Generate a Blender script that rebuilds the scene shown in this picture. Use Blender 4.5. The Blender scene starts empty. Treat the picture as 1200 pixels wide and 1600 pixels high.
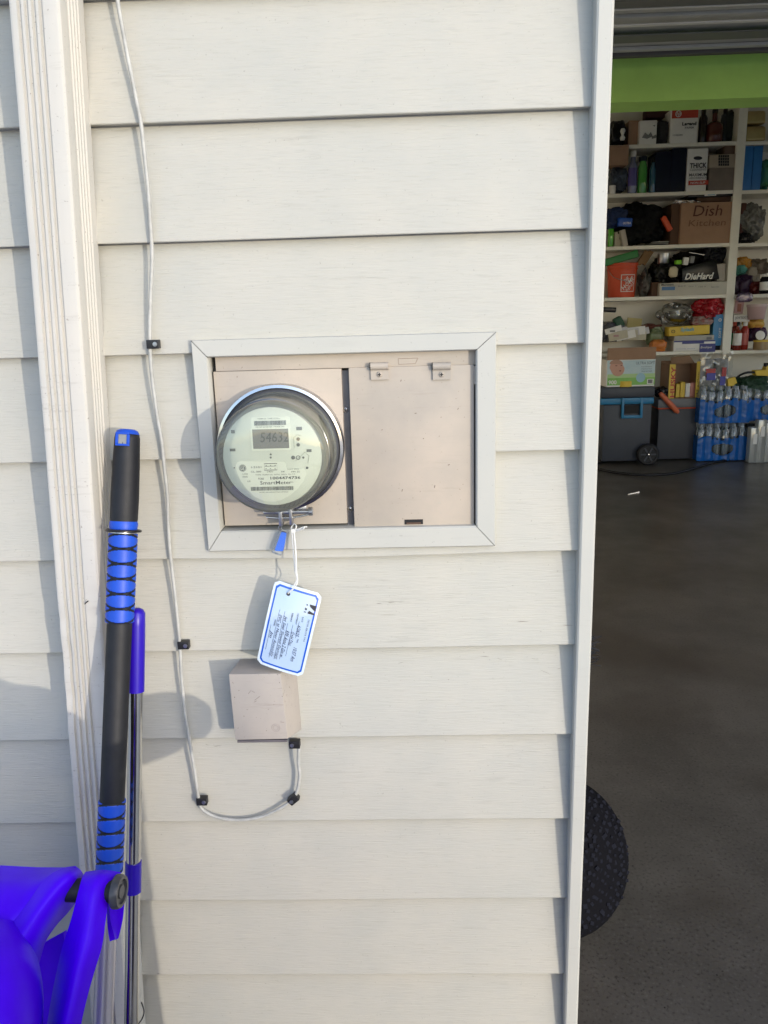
import bpy, bmesh, math, random
from mathutils import Vector, Matrix, noise
R = math.radians
random.seed(7)
SC = bpy.context.scene
COL = SC.collection

# ------------------------------------------------------------------ camera, sky, sun, exposure
CAMH, CAMD, FPX = 1.32, 1.14959, 1240.0
PITCH, YAW, ROLL = 0.2387203, -0.0323192, -0.0285581
fwd = Vector((math.sin(YAW)*math.cos(PITCH), math.cos(YAW)*math.cos(PITCH), -math.sin(PITCH)))
rt0 = Vector((math.cos(YAW), -math.sin(YAW), 0)); up0 = rt0.cross(fwd)
rt = math.cos(ROLL)*rt0 + math.sin(ROLL)*up0
up = -math.sin(ROLL)*rt0 + math.cos(ROLL)*up0
CP = Vector((0, -CAMD, CAMH))
cd = bpy.data.cameras.new('camera'); cam = bpy.data.objects.new('camera', cd); COL.objects.link(cam)
cd.sensor_fit = 'VERTICAL'; cd.sensor_height = 24; cd.lens = 24*FPX/1600
cd.clip_start = 0.02; cd.clip_end = 500
cam.matrix_world = Matrix(((rt.x, up.x, -fwd.x, CP.x), (rt.y, up.y, -fwd.y, CP.y), (rt.z, up.z, -fwd.z, CP.z), (0, 0, 0, 1)))
SC.camera = cam

SUN_TO = Vector((0.75, -1.0, 0.075)).normalized()          # direction towards the sun
sun_el = math.asin(SUN_TO.z); sun_az = math.atan2(SUN_TO.x, SUN_TO.y)
W = bpy.data.worlds.new('World'); SC.world = W; W.use_nodes = True
nt = W.node_tree; nt.nodes.clear()
sky = nt.nodes.new('ShaderNodeTexSky'); sky.sky_type = 'NISHITA'; sky.sun_disc = False
sky.sun_elevation = R(32); sky.sun_rotation = sun_az
sky.air_density = 1.0; sky.dust_density = 1.0; sky.ozone_density = 1.0
bg = nt.nodes.new('ShaderNodeBackground'); bg.inputs['Strength'].default_value = 0.15
wo = nt.nodes.new('ShaderNodeOutputWorld')
nt.links.new(sky.outputs[0], bg.inputs[0]); nt.links.new(bg.outputs[0], wo.inputs[0])
sl = bpy.data.lights.new('sun', 'SUN'); sl.energy = 1.05; sl.angle = R(0.4); sl.color = (1.0, 0.90, 0.76)
so = bpy.data.objects.new('sun', sl); COL.objects.link(so)
so.rotation_euler = (-SUN_TO).to_track_quat('-Z', 'Y').to_euler(); so.location = (3, -4, 3)
vs = SC.view_settings
vs.view_transform = 'Standard'; vs.look = 'None'; vs.gamma = 1; vs.use_curve_mapping = False
vs.exposure = 1.07
SC.cycles.max_bounces = 10; SC.cycles.diffuse_bounces = 8; SC.cycles.transparent_max_bounces = 16
SC.cycles.use_denoising = True

# ------------------------------------------------------------------ helpers
def at(px, py, Y):
    d = fwd + rt*((px-600)/FPX) - up*((py-800)/FPX)
    return CP + d*((Y-CP.y)/d.y)

class MB:
    """collects faces, then links them as ONE mesh object"""
    def __init__(s): s.v = []; s.f = []; s.m = []; s.cur = 0
    def add(s, vs_, fs_):
        n = len(s.v); s.v += [tuple(v) for v in vs_]
        s.f += [tuple(i+n for i in f) for f in fs_]; s.m += [s.cur]*len(fs_); return s
    def box(s, c, d, M=None):
        x, y, z = c; a, b, e = d[0]/2, d[1]/2, d[2]/2
        vv = [Vector((x+i*a, y+j*b, z+k*e)) for i in (-1, 1) for j in (-1, 1) for k in (-1, 1)]
        if M: vv = [M @ v for v in vv]
        return s.add(vv, [(0, 1, 3, 2), (4, 6, 7, 5), (0, 4, 5, 1), (2, 3, 7, 6), (0, 2, 6, 4), (1, 5, 7, 3)])
    def bb(s, x0, x1, y0, y1, z0, z1, M=None):
        return s.box(((x0+x1)/2, (y0+y1)/2, (z0+z1)/2), (x1-x0, y1-y0, z1-z0), M)
    def lathe(s, prof, n=24, M=None, cap=True):
        """prof: (radius, height) along local z"""
        vv = []
        for r, z in prof:
            for i in range(n):
                a = 2*math.pi*i/n; vv.append(Vector((r*math.cos(a), r*math.sin(a), z)))
        ff = []
        for j in range(len(prof)-1):
            for i in range(n):
                k = (i+1) % n; ff.append((j*n+i, j*n+k, (j+1)*n+k, (j+1)*n+i))
        if cap:
            if prof[0][0] > 1e-6: ff.append(tuple(range(n-1, -1, -1)))
            if prof[-1][0] > 1e-6: ff.append(tuple((len(prof)-1)*n+i for i in range(n)))
        if M: vv = [M @ v for v in vv]
        return s.add(vv, ff)
    def tube(s, pts, r, n=8, cap=True):
        pts = [Vector(p) for p in pts]; rr = r if isinstance(r, (list, tuple)) else [r]*len(pts)
        vv = []; u = None
        for i, p in enumerate(pts):
            t = (pts[min(i+1, len(pts)-1)]-pts[max(i-1, 0)]).normalized()
            if u is None:
                u = t.cross(Vector((0, 0, 1)) if abs(t.z) < .9 else Vector((1, 0, 0))).normalized()
            u = (u - t*u.dot(t)).normalized(); w = t.cross(u)
            for k in range(n):
                a = 2*math.pi*k/n; vv.append(p + (u*math.cos(a)+w*math.sin(a))*rr[i])
        ff = [(j*n+i, j*n+(i+1) % n, (j+1)*n+(i+1) % n, (j+1)*n+i) for j in range(len(pts)-1) for i in range(n)]
        if cap: ff += [tuple(range(n-1, -1, -1)), tuple((len(pts)-1)*n+i for i in range(n))]
        return s.add(vv, ff)
    def prism(s, poly, y0, y1, M=None):
        """polygon in local x,z extruded along y"""
        n = len(poly); vv = [Vector((x, y0, z)) for x, z in poly]+[Vector((x, y1, z)) for x, z in poly]
        if M: vv = [M @ v for v in vv]
        return s.add(vv, [tuple(range(n)), tuple(range(2*n-1, n-1, -1))]+[(i, i+n, (i+1) % n+n, (i+1) % n) for i in range(n)])
    def build(s, name, mats, parent=None, smooth=None, bevel=0, seg=2):
        me = bpy.data.meshes.new(name); me.from_pydata(s.v, [], s.f)
        bm = bmesh.new(); bm.from_mesh(me)
        if len(mats if isinstance(mats, (list, tuple)) else [1]) > 1:
            bm.faces.ensure_lookup_table()
            for i, f in enumerate(bm.faces): f.material_index = s.m[i]
        bmesh.ops.recalc_face_normals(bm, faces=bm.faces[:])
        if bevel: bmesh.ops.bevel(bm, geom=bm.edges[:], offset=bevel, segments=seg, affect='EDGES', clamp_overlap=True, profile=.6)
        bm.to_mesh(me); bm.free()
        for m in (mats if isinstance(mats, (list, tuple)) else [mats]): me.materials.append(m)
        if smooth is not None:
            me.shade_smooth(); me.set_sharp_from_angle(angle=R(smooth))
        o = bpy.data.objects.new(name, me); COL.objects.link(o)
        if parent is not None:
            o.parent = parent; o.matrix_parent_inverse = parent_inv(parent)
        return o

def parent_inv(p):
    m = Matrix.LocRotScale(p.location, p.rotation_euler, p.scale)
    q = p.parent
    if q is not None:
        m = parent_inv(q).inverted() @ p.matrix_parent_inverse @ m
    return m.inverted()

def tag(o, label, cat, group=None):
    o['label'] = label; o['category'] = cat
    if group: o['group'] = group
    return o
def struct(o): o['kind'] = 'structure'; return o
def thing(name, label, cat, loc, group=None):
    o = bpy.data.objects.new(name, None); COL.objects.link(o); o.location = loc; o.empty_display_size = .05
    return tag(o, label, cat, group)

def mat(name, c, rough=.5, var=.0, vscale=8, bump=0, bscale=60, bdist=.002, metal=0, spec=.5, c2=None, stretch=(1, 1, 1),
        trans=0, coat=0, ior=1.45, alpha=1, sss=0):
    m = bpy.data.materials.new(name); m.use_nodes = True; N = m.node_tree; b = N.nodes['Principled BSDF']
    b.inputs['Base Color'].default_value = (*c, 1); b.inputs['Roughness'].default_value = rough
    b.inputs['Metallic'].default_value = metal; b.inputs['Specular IOR Level'].default_value = spec
    b.inputs['Transmission Weight'].default_value = trans; b.inputs['Coat Weight'].default_value = coat
    b.inputs['IOR'].default_value = ior; b.inputs['Alpha'].default_value = alpha
    tc = N.nodes.new('ShaderNodeTexCoord'); mp = N.nodes.new('ShaderNodeMapping'); mp.inputs['Scale'].default_value = stretch
    N.links.new(tc.outputs['Object'], mp.inputs[0])
    if var or c2:
        nz = N.nodes.new('ShaderNodeTexNoise'); nz.inputs['Scale'].default_value = vscale; nz.inputs['Detail'].default_value = 6
        nz.inputs['Roughness'].default_value = .65; N.links.new(mp.outputs[0], nz.inputs[0])
        cr = N.nodes.new('ShaderNodeValToRGB'); cr.color_ramp.elements[0].position = .35; cr.color_ramp.elements[1].position = .68
        d = c2 if c2 else tuple(x*(1-var) for x in c)
        cr.color_ramp.elements[0].color = (*d, 1); cr.color_ramp.elements[1].color = (*c, 1)
        N.links.new(nz.outputs[0], cr.inputs[0]); N.links.new(cr.outputs[0], b.inputs['Base Color'])
        mr = N.nodes.new('ShaderNodeMapRange'); mr.inputs[3].default_value = min(1, rough+.12); mr.inputs[4].default_value = max(.02, rough-.05)
        N.links.new(nz.outputs[0], mr.inputs[0]); N.links.new(mr.outputs[0], b.inputs['Roughness'])
    if bump:
        n2 = N.nodes.new('ShaderNodeTexNoise'); n2.inputs['Scale'].default_value = bscale; n2.inputs['Detail'].default_value = 5
        N.links.new(mp.outputs[0], n2.inputs[0])
        bp = N.nodes.new('ShaderNodeBump'); bp.inputs['Strength'].default_value = bump; bp.inputs['Distance'].default_value = bdist
        N.links.new(n2.outputs[0], bp.inputs['Height']); N.links.new(bp.outputs[0], b.inputs['Normal'])
    return m

def clear_mat(name, tint=(.9, .9, .88), gloss=.08, rough=.08, haze=0.0, hazecol=(.6, .6, .55)):
    """thin clear plastic: transparent body with a glossy reflection and a little milky diffuse"""
    m = bpy.data.materials.new(name); m.use_nodes = True; N = m.node_tree; N.nodes.clear()
    t = N.nodes.new('ShaderNodeBsdfTransparent'); t.inputs[0].default_value = (*tint, 1)
    g = N.nodes.new('ShaderNodeBsdfGlossy'); g.inputs['Roughness'].default_value = rough
    d = N.nodes.new('ShaderNodeBsdfDiffuse'); d.inputs[0].default_value = (*hazecol, 1)
    mh = N.nodes.new('ShaderNodeMixShader'); mh.inputs[0].default_value = haze
    N.links.new(t.outputs[0], mh.inputs[1]); N.links.new(d.outputs[0], mh.inputs[2])
    lw = N.nodes.new('ShaderNodeFresnel'); lw.inputs[0].default_value = 1.45
    ad = N.nodes.new('ShaderNodeMath'); ad.operation = 'ADD'; ad.use_clamp = True; ad.inputs[1].default_value = gloss
    N.links.new(lw.outputs[0], ad.inputs[0])
    mx = N.nodes.new('ShaderNodeMixShader'); N.links.new(ad.outputs[0], mx.inputs[0])
    N.links.new(mh.outputs[0], mx.inputs[1]); N.links.new(g.outputs[0], mx.inputs[2])
    o = N.nodes.new('ShaderNodeOutputMaterial'); N.links.new(mx.outputs[0], o.inputs[0])
    return m

def painted_mat(name, c, dirt, spec=.35, rough=.42, grain=1.0, streak=0.25, speck=.5, mott=.5, mc=.88):
    """weathered painted sheet: wood grain relief running along x, streaks of grime, specks"""
    m = bpy.data.materials.new(name); m.use_nodes = True; N = m.node_tree; b = N.nodes['Principled BSDF']; L = N.links.new
    b.inputs['Specular IOR Level'].default_value = spec
    tc = N.nodes.new('ShaderNodeTexCoord')
    def mp(s):
        q = N.nodes.new('ShaderNodeMapping'); q.inputs['Scale'].default_value = s; L(tc.outputs['Object'], q.inputs[0]); return q.outputs[0]
    def nz(vec, sc, det=5, ro=.6, dist=0):
        q = N.nodes.new('ShaderNodeTexNoise'); q.inputs['Scale'].default_value = sc; q.inputs['Detail'].default_value = det
        q.inputs['Roughness'].default_value = ro; q.inputs['Distortion'].default_value = dist; L(vec, q.inputs[0]); return q.outputs[0]
    def ramp(x, p0, p1, v0, v1):
        q = N.nodes.new('ShaderNodeMapRange'); q.inputs[1].default_value = p0; q.inputs[2].default_value = p1
        q.inputs[3].default_value = v0; q.inputs[4].default_value = v1; L(x, q.inputs[0]); return q.outputs[0]
    def mix(f, a, bcol):
        q = N.nodes.new('ShaderNodeMix'); q.data_type = 'RGBA'; L(f, q.inputs[0])
        for i, x in ((6, a), (7, bcol)):
            if isinstance(x, tuple): q.inputs[i].default_value = (*x, 1)
            else: L(x, q.inputs[i])
        return q.outputs[2]
    gr = nz(mp((5, 60, 75)), 6, 4, .6, .6)              # long thin grain lines
    mo = nz(mp((1, 1, 1)), 7, 5, .6)                     # soft mottling
    st = nz(mp((3, 60, 40)), 3.2, 6, .75)                # scuffs along the board
    spk = nz(mp((1, 1, 1)), 260, 2, .5)
    col = mix(ramp(mo, .35, .7, 0, mott), c, tuple(x*(mc+.035*i) for i, x in enumerate(c)))
    col = mix(ramp(gr, .55, .75, 0, .35*grain), col, tuple(x*.80 for x in c))
    q = N.nodes.new('ShaderNodeMath'); q.operation = 'MULTIPLY'
    L(ramp(st, .56, .70, 0, streak), q.inputs[0]); L(ramp(nz(mp((1, 1, 1)), 4, 3), .48, .68, 0, 1), q.inputs[1])
    col = mix(q.outputs[0], col, dirt)
    col = mix(ramp(spk, .70, .76, 0, speck), col, dirt)
    L(col, b.inputs['Base Color']); L(ramp(mo, .3, .7, rough+.1, rough), b.inputs['Roughness'])
    bp = N.nodes.new('ShaderNodeBump'); bp.inputs['Strength'].default_value = .7*grain; bp.inputs['Distance'].default_value = .0006
    L(gr, bp.inputs['Height']); L(bp.outputs[0], b.inputs['Normal'])
    return m

def text(s, c, right, upv, w=None, h=None, m=None, parent=None, name='lettering', shear=0, bold=0, label=None):
    cu = bpy.data.curves.new(name, 'FONT'); cu.body = s; cu.align_x = 'CENTER'; cu.align_y = 'CENTER'
    cu.shear = shear; cu.offset = bold; cu.resolution_u = 2
    t = bpy.data.objects.new(name, cu); COL.objects.link(t); bpy.context.view_layer.update()
    me = bpy.data.meshes.new_from_object(t); bpy.data.objects.remove(t); bpy.data.curves.remove(cu)
    xs = [v.co.x for v in me.vertices]; ys = [v.co.y for v in me.vertices]
    cx, cy = (min(xs)+max(xs))/2, (min(ys)+max(ys))/2; ww, hh = max(xs)-min(xs), max(ys)-min(ys)
    sx = (w/ww) if w else h/hh; sy = (h/hh) if h else sx
    right = Vector(right).normalized(); nn = right.cross(Vector(upv)).normalized(); u2 = nn.cross(right)
    for v in me.vertices:
        v.co = Vector(c) + right*((v.co.x-cx)*sx) + u2*((v.co.y-cy)*sy)
    me.materials.clear(); me.materials.append(m)
    o = bpy.data.objects.new(name, me); COL.objects.link(o)
    if parent is not None: o.parent = parent; o.matrix_parent_inverse = parent_inv(parent)
    return o

def smooth_path(pts, n=8):
    P = [Vector(p) for p in pts]; out = []
    for i in range(len(P)-1):
        a, b, c, d = P[max(i-1, 0)], P[i], P[i+1], P[min(i+2, len(P)-1)]
        for k in range(n):
            t = k/n
            out.append(.5*((2*b)+(-a+c)*t+(2*a-5*b+4*c-d)*t*t+(-a+3*b-3*c+d)*t*t*t))
    out.append(P[-1]); return out

# ------------------------------------------------------------------ materials
M = {}
M['siding'] = painted_mat('siding', (.485, .468, .412), (.19, .165, .135), grain=1.7, streak=.45, speck=.35, mott=.7, mc=.87)
M['trim'] = painted_mat('trim', (.485, .478, .435), (.20, .18, .16), grain=.12, streak=.35, speck=.3)
M['downspout'] = painted_mat('downspout', (.55, .525, .475), (.22, .19, .16), grain=.08, streak=.5, speck=.75, mott=.8)
M['beige'] = painted_mat('beige', (.47, .405, .335), (.17, .13, .10), grain=.05, streak=.4, speck=.5, mott=1.0, mc=.78, rough=.5)
M['tanbox'] = painted_mat('tanbox', (.43, .38, .335), (.10, .09, .08), grain=.05, streak=.7, speck=.8, mott=1.0, mc=.78, rough=.6)
M['tandark'] = mat('tandark', (.14, .125, .13), .5, var=.3)
M['slate'] = mat('slate', (.13, .13, .145), .45, var=.3, vscale=20)
M['dark'] = mat('dark', (.012, .011, .012), .7)
M['chrome'] = mat('chrome', (.72, .70, .68), .14, metal=1, var=.15, vscale=30)
M['steel'] = mat('steel', (.55, .56, .58), .3, metal=1, var=.3, vscale=60)
M['black'] = mat('black', (.014, .014, .016), .42, bump=.15, bscale=300, bdist=.0005)
M['black_rubber'] = mat('black_rubber', (.010, .0105, .014), .55, var=.35, vscale=40, bump=.3, bscale=400, bdist=.0006)
M['blue'] = mat('blue', (.008, .075, .55), .42, var=.18, vscale=25)
M['blue_shiny'] = mat('blue_shiny', (.022, .004, .38), .3, var=.12, vscale=20)
M['bin'] = mat('bin', (.072, .000, .85), .42, var=.16, vscale=9, bump=.15, bscale=260, bdist=.0008, spec=.16)
M['bin_grey'] = mat('bin_grey', (.10, .095, .15), .45, var=.1)
M['cable'] = mat('cable', (.50, .50, .47), .45, var=.3, vscale=40)
M['white'] = mat('white', (.75, .75, .73), .4)
M['inkblack'] = mat('inkblack', (.02, .02, .03), .6)
M['concrete'] = mat('concrete', (.52, .50, .46), .85, var=.25, vscale=9, bump=.4, bscale=120)

# ------------------------------------------------------------------ the setting
def siding_rows():
    Z0 = CAMH + .41663; EX = .1524; XR = .262
    HO = (-.285, .118, CAMH-.305, CAMH-.028)            # rough opening behind the meter box trim
    fac = thing('garage_front_wall', 'cream white lap sided house wall beside the open garage doorway', 'wall', (-.9, .1, 0))
    def Yf(t, x, z, k):                                  # t 0 at the bottom edge, 1 at the top; slight oil canning
        return .0165*t + .0011*noise.noise(Vector((x*2.3, z*5, k*3.1))) + .0005*noise.noise(Vector((x*9, z*9, k)))
    for k in range(-9, 12):
        zb, zt = Z0 - EX*k, Z0 - EX*(k-1)
        mb = MB()
        def piece(x0, x1, za, zc, lip):
            nx = max(2, int((x1-x0)/.035)); nz = 5
            vv = []; ff = []
            for i in range(nx+1):
                x = x0+(x1-x0)*i/nx
                dz = .0009*noise.noise(Vector((x*3, k*2.7, 0)))
                if k == 5: dz -= .0045*math.exp(-((x+.1)/.25)**2)
                col = []
                if lip: col.append((x, Yf(0, x, zb, k)+.0160, zb+dz+.001))
                if lip: col.append((x, Yf(0, x, zb, k)+.0008, zb+dz))
                for j in range(nz+1):
                    z = za+(zc-za)*j/nz; t = (z-zb)/EX
                    if lip and j == 0: z += dz+.0012
                    col.append((x, Yf(t, x, z, k), z))
                vv += col
            m_ = len(vv)//(nx+1)
            for i in range(nx):
                for j in range(m_-1):
                    ff.append((i*m_+j, (i+1)*m_+j, (i+1)*m_+j+1, i*m_+j+1))
            mb.add(vv, ff)
        ztop = zt+.004
        if zb < HO[3] and zt > HO[2]:
            piece(-2.6, HO[0], zb, ztop, True); piece(HO[1], XR, zb, ztop, True)
            if zt > HO[3]: piece(HO[0], HO[1], HO[3], ztop, False)
            if zb < HO[2]: piece(HO[0], HO[1], zb, HO[2], True)
        else: piece(-2.6, XR, zb, ztop, True)
        mb.build('siding_board', M['siding'], fac, smooth=30)
    mk = MB(); rm = random.Random(21)
    for (px, py, l, sl_) in ((752, 1031, 14, .1), (778, 1034, 8, .3), (832, 1034, 12, .25), (846, 1052, 16, .45), (872, 1050, 6, 0), (622, 1042, 8, -.25), (606, 944, 12, .1), (588, 946, 8, 0), (808, 973, 18, 0), (880, 978, 16, .05), (700, 1066, 3, 0), (566, 1494, 2, 1), (245, 1521, 5, .1), (684, 1434, 2, 1), (530, 1431, 2, 0), (372, 1165, 12, -.5), (330, 1173, 14, -.1), (318, 1170, 5, .3), (690, 812, 2, 1), (650, 1113, 3, 0)):
        p = at(px, py, 0); k = math.floor((Z0-p.z)/EX)+1; zb = Z0-EX*k
        q = [Vector((p.x+u*l*.001, Yf((p.z-zb-sl_*u*l*.001)/EX, p.x+u*l*.001, p.z, k)-.0001, p.z-sl_*u*l*.001+.0004*rm.uniform(-1, 1))) for u in (0, .3, .6, 1)]
        mk.tube(q, [.0001, rm.uniform(.0002, .0005), rm.uniform(.0002, .0004), .0001], 4)
    mk.build('grime_marks', mat('grime', (.20, .175, .15), .8), fac)['kind'] = 'stuff'
    # framing behind, with the meter opening left out
    b = MB(); yb0, yb1 = .034, .14
    b.bb(-2.6, HO[0]-.005, yb0, yb1, -.15, 3.4); b.bb(HO[1]+.005, .27, yb0, yb1, -.15, 3.4)
    b.bb(HO[0]-.004, HO[1]+.004, yb0, yb1, -.15, HO[2]-.004); b.bb(HO[0]-.004, HO[1]+.004, yb0, yb1, HO[3]+.004, 3.4)
    b.build('sheathing', mat('sheathing', (.2, .17, .13), .8), fac)
    return fac, HO
fac, HO = siding_rows()

# corner trim beside the doorway (a narrow J channel corner)
def corner_trim():
    t = thing('corner_trim', 'narrow white vertical trim where the siding meets the garage opening', 'door trim', (.27, 0, 0))
    top = at(931, 0, -.014); bot = at(884, 1600, -.014)
    Xl = (top.x+bot.x)/2; lean = (top.x-bot.x)
    topr = at(958.5, 0, -.014); Xr = Xl+(topr.x-top.x)
    n = 40; vv = []; ff = []
    prof = [(Xl, .022), (Xl, -.0125), (Xl+.0025, -.0145), (Xr-.003, -.0145), (Xr, -.012), (Xr, .15)]
    for i in range(n+1):
        z = -.1+3.5*i/n
        dx = .0006*noise.noise(Vector((z*4, 0, 0)))
        for x, y in prof: vv.append((x+dx, y, z))
    m_ = len(prof)
    ff = [(i*m_+j, (i+1)*m_+j, (i+1)*m_+j+1, i*m_+j+1) for i in range(n) for j in range(m_-1)]
    MB().add(vv, ff).build('channel', M['trim'], t, smooth=25)
    MB().bb(Xr-.004, Xr+.0015, .16, .30, 0, 2.3).build('jamb', mat('jamb', (.22, .13, .09), .6, var=.3), t)
    return Xr
XR = corner_trim()

# ------------------------------------------------------------------ meter box and its trim
YF = -.009                                               # face of the white trim frame
OUT = dict(x0=at(297, 530, YF).x+.0005, x1=at(775, 690, YF).x, z0=at(550, 858, YF).z, z1=at(530, 525, YF).z)
INN = dict(x0=at(335, 700, YF).x, x1=at(744, 700, YF).x, z0=at(550, 826, YF).z, z1=at(530, 553, YF).z)
mbx = thing('meter_box', 'recessed beige metal meter box framed by mitred white trim', 'meter box', ((OUT['x0']+OUT['x1'])/2, 0, OUT['z0']))
def frame_piece(a, b, c, d):
    """a,b outer corners, c,d inner corners; face with a rounded outer edge and an inner return"""
    mb = MB(); ns = 14
    rows = []
    ctr = Vector(((OUT['x0']+OUT['x1'])/2, 0, (OUT['z0']+OUT['z1'])/2))
    for i in range(ns+1):
        t = i/ns; o = Vector(a).lerp(Vector(b), t); q = Vector(d).lerp(Vector(c), t)
        dirn = (q-o)
        if i == 0 or i == ns: dirn2 = dirn
        w = .0004*noise.noise(o*9)
        rows.append([(o.x, .022, o.z), (o.x, YF+.0025+w, o.z), (o.x+dirn.x*.05, YF+w, o.z+dirn.z*.05),
                     (o.x+dirn.x*.93, YF+w, o.z+dirn.z*.93), (q.x, YF+.0022+w, q.z), (q.x, .030, q.z)])
    vv = [v for r in rows for v in r]
    ff = [(i*6+j, (i+1)*6+j, (i+1)*6+j+1, i*6+j+1) for i in range(ns) for j in range(5)]
    mb.add(vv, ff); mb.build('frame_board', M['trim'], mbx, smooth=40)
g = .0006
o_, n_ = OUT, INN
def V(x, z): return (x, 0, z)
frame_piece(V(o_['x0']+g, o_['z1']), V(o_['x1']-g, o_['z1']), V(n_['x1']-g, n_['z1']), V(n_['x0']+g, n_['z1']))
frame_piece(V(o_['x0']+g, o_['z0']), V(o_['x1']-g, o_['z0']), V(n_['x1']-g, n_['z0']), V(n_['x0']+g, n_['z0']))
frame_piece(V(o_['x0'], o_['z0']+g), V(o_['x0'], o_['z1']-g), V(n_['x0'], n_['z1']-g), V(n_['x0'], n_['z0']+g))
frame_piece(V(o_['x1'], o_['z0']+g), V(o_['x1'], o_['z1']-g), V(n_['x1'], n_['z1']-g), V(n_['x1'], n_['z0']+g))
# enclosure back
MB().bb(HO[0], HO[1], .031, .05, HO[2], HO[3]).build('enclosure', M['slate'], mbx)
def pbox(name, px0, py0, px1, py1, Y, th, m, parent, bev=.0012, smooth=30):
    a = at(px0, (py0+py1)/2, Y); b = at(px1, (py0+py1)/2, Y); c = at((px0+px1)/2, py0, Y); d = at((px0+px1)/2, py1, Y)
    return MB().bb(a.x, b.x, Y, Y+th, d.z, c.z).build(name, m, parent, smooth=smooth, bevel=bev)
YP = .006
pbox('top_rail', 336, 551, 743, 575, YP, .02, M['beige'], mbx)
pbox('socket_cover', 342, 578, 538, 820, YP+.001, .018, M['beige'], mbx)
pbox('bottom_rail', 340, 823, 743, 846, YP+.012, .01, M['slate'], mbx)
ch = pbox('channel', 538, 578, 551, 826, YP+.010, .012, M['slate'], mbx)
door = pbox('access_door', 549, 572, 741, 823, YP-.003, .021, M['beige'], mbx, bev=.002)
def screw(px, py, Y, r, parent, m=None):
    p = at(px, py, Y); Mx = Matrix.Translation(p) @ Matrix.Rotation(R(90), 4, 'X')
    s = MB(); s.lathe([(0, .0022), (r*.6, .0020), (r*.95, .0009), (r, 0), (r*.98, -.002)], 16, Mx, cap=False)
    o = s.build('screw', m or M['steel'], parent, smooth=40)
    c = MB(); c.box((p.x, Y-.0023, p.z), (r*1.1, .0008, r*.28)); c.box((p.x, Y-.00235, p.z), (r*.28, .0008, r*1.1))
    c.build('screw_slot', M['dark'], parent)
screw(540, 640, YP+.010, .0042, mbx); screw(547, 795, YP+.010, .0042, mbx)
for hx in (593, 690):                                    # door hinges
    a = at(hx-14, 575, YP-.004); b = at(hx+14, 575, YP-.004)
    zt, zm, zb = at(hx, 566, YP-.004).z, at(hx, 578, YP-.004).z, at(hx, 593, YP-.004).z
    h = MB(); h.bb(a.x, b.x, YP-.0062, YP-.0032, zb, zm)
    Mx = Matrix.Translation((a.x, YP-.006, (zt+zm)/2)) @ Matrix.Rotation(R(90), 4, 'Y')
    h.lathe([(.0055, 0), (.0055, b.x-a.x)], 14, Mx)
    ho = h.build('hinge', M['beige'], mbx, smooth=40)
    screw(hx, 585, YP-.0062, .0042, ho, M['beige'])
    MB().bb(a.x-.0012, a.x, YP-.009, YP-.003, zm+.0005, zt).build('hinge_gap', M['dark'], ho)
mb = MB(); rc = random.Random(12)
for i in range(11):
    px, py = (rc.gauss(712, 16), rc.gauss(800, 9)) if i < 8 else (rc.uniform(560, 735), rc.uniform(600, 780))
    if not (552 < px < 738 and py < 820): continue
    p = at(px, py, YP-.0033); k_ = rc.uniform(.0006, .0022); nn = 8
    mb.add([p+Vector((k_*rc.uniform(.5, 1.4)*math.cos(a*2*math.pi/nn), 0, k_*rc.uniform(.4, 1.0)*math.sin(a*2*math.pi/nn))) for a in range(nn)], [tuple(range(nn))])
mb.build('paint_chips', mat('chip', (.45, .40, .34), .6), door)['kind'] = 'stuff'
mb = MB()
for px, py, l, an in ((628, 768, 4, 75), (679, 762, 4, 80), (648, 646, 3, 10), (715, 640, 3, 60), (626, 596, 3, 70), (596, 672, 2, 20), (661, 686, 2, 50), (700, 727, 3, 30)):
    a_ = R(an); p = at(px, py, YP-.0033); mb.tube([p, p+Vector((l*.0009*math.cos(a_), 0, l*.0009*math.sin(a_)))], .00035, 4)
mb.build('scratches', mat('scratch', (.12, .08, .06), .7), door)['kind'] = 'stuff'
# latch slot with a folded tongue, stamped arrow outline
a = at(632, 812, YP-.0035); b = at(661, 819, YP-.0035)
MB().bb(a.x, b.x, YP-.0036, YP-.0026, b.z, a.z).build('latch_slot', M['dark'], mbx)
MB().bb(a.x+.003, b.x-.003, YP-.0052, YP-.003, b.z+.001, b.z+.0032).build('latch', mat('rust', (.13, .075, .05), .7, var=.4, vscale=90), mbx)
ar = MB(); ap = [(622, 560.5), (653, 559.5), (649, 568), (623, 569.5), (622, 560.5)]
for i in range(4):
    p, q = at(*ap[i], YP), at(*ap[i+1], YP); ar.tube([p, q], .0004, 4)
ar.build('stamped_mark', mat('stamp', (.32, .26, .21), .6), mbx)
MB().bb(at(744, 600, YP).x-.0035, at(744, 600, YP).x-.0012, YP-.004, YP+.004, at(744, 600, YP).z, at(744, 572, YP).z).build('side_clip', M['beige'], mbx)

# ------------------------------------------------------------------ electricity meter
MC = Vector((-.1845, 0, CAMH-.1785))
met = thing('electricity_meter', 'round glass covered electricity meter with digital display and chrome ring', 'electricity meter', (MC.x, .005, MC.z))
MX = Matrix.Translation(MC) @ Matrix.Rotation(R(90), 4, 'X')   # local z -> -Y (towards camera)
YP0 = -YP
MB().lathe([(.078, YP0+.0), (.092, YP0+.0), (.092, .012), (.084, .014)], 64, MX, cap=False).build('socket_collar', M['steel'], met, smooth=40)
MB().lathe([(.0865, .010), (.0905, .010), (.0925, .0135), (.0915, .0175), (.0875, .0185), (.086, .016), (.0865, .010)], 72, MX, cap=False).build('sealing_ring', M['chrome'], met, smooth=50)
MB().lathe([(.0862, .008), (.0855, .0165), (.0815, .021), (.079, .024), (.078, .012)], 64, MX, cap=False).build('base_flange', mat('flange', (.075, .078, .088), .35), met, smooth=40)
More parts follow.
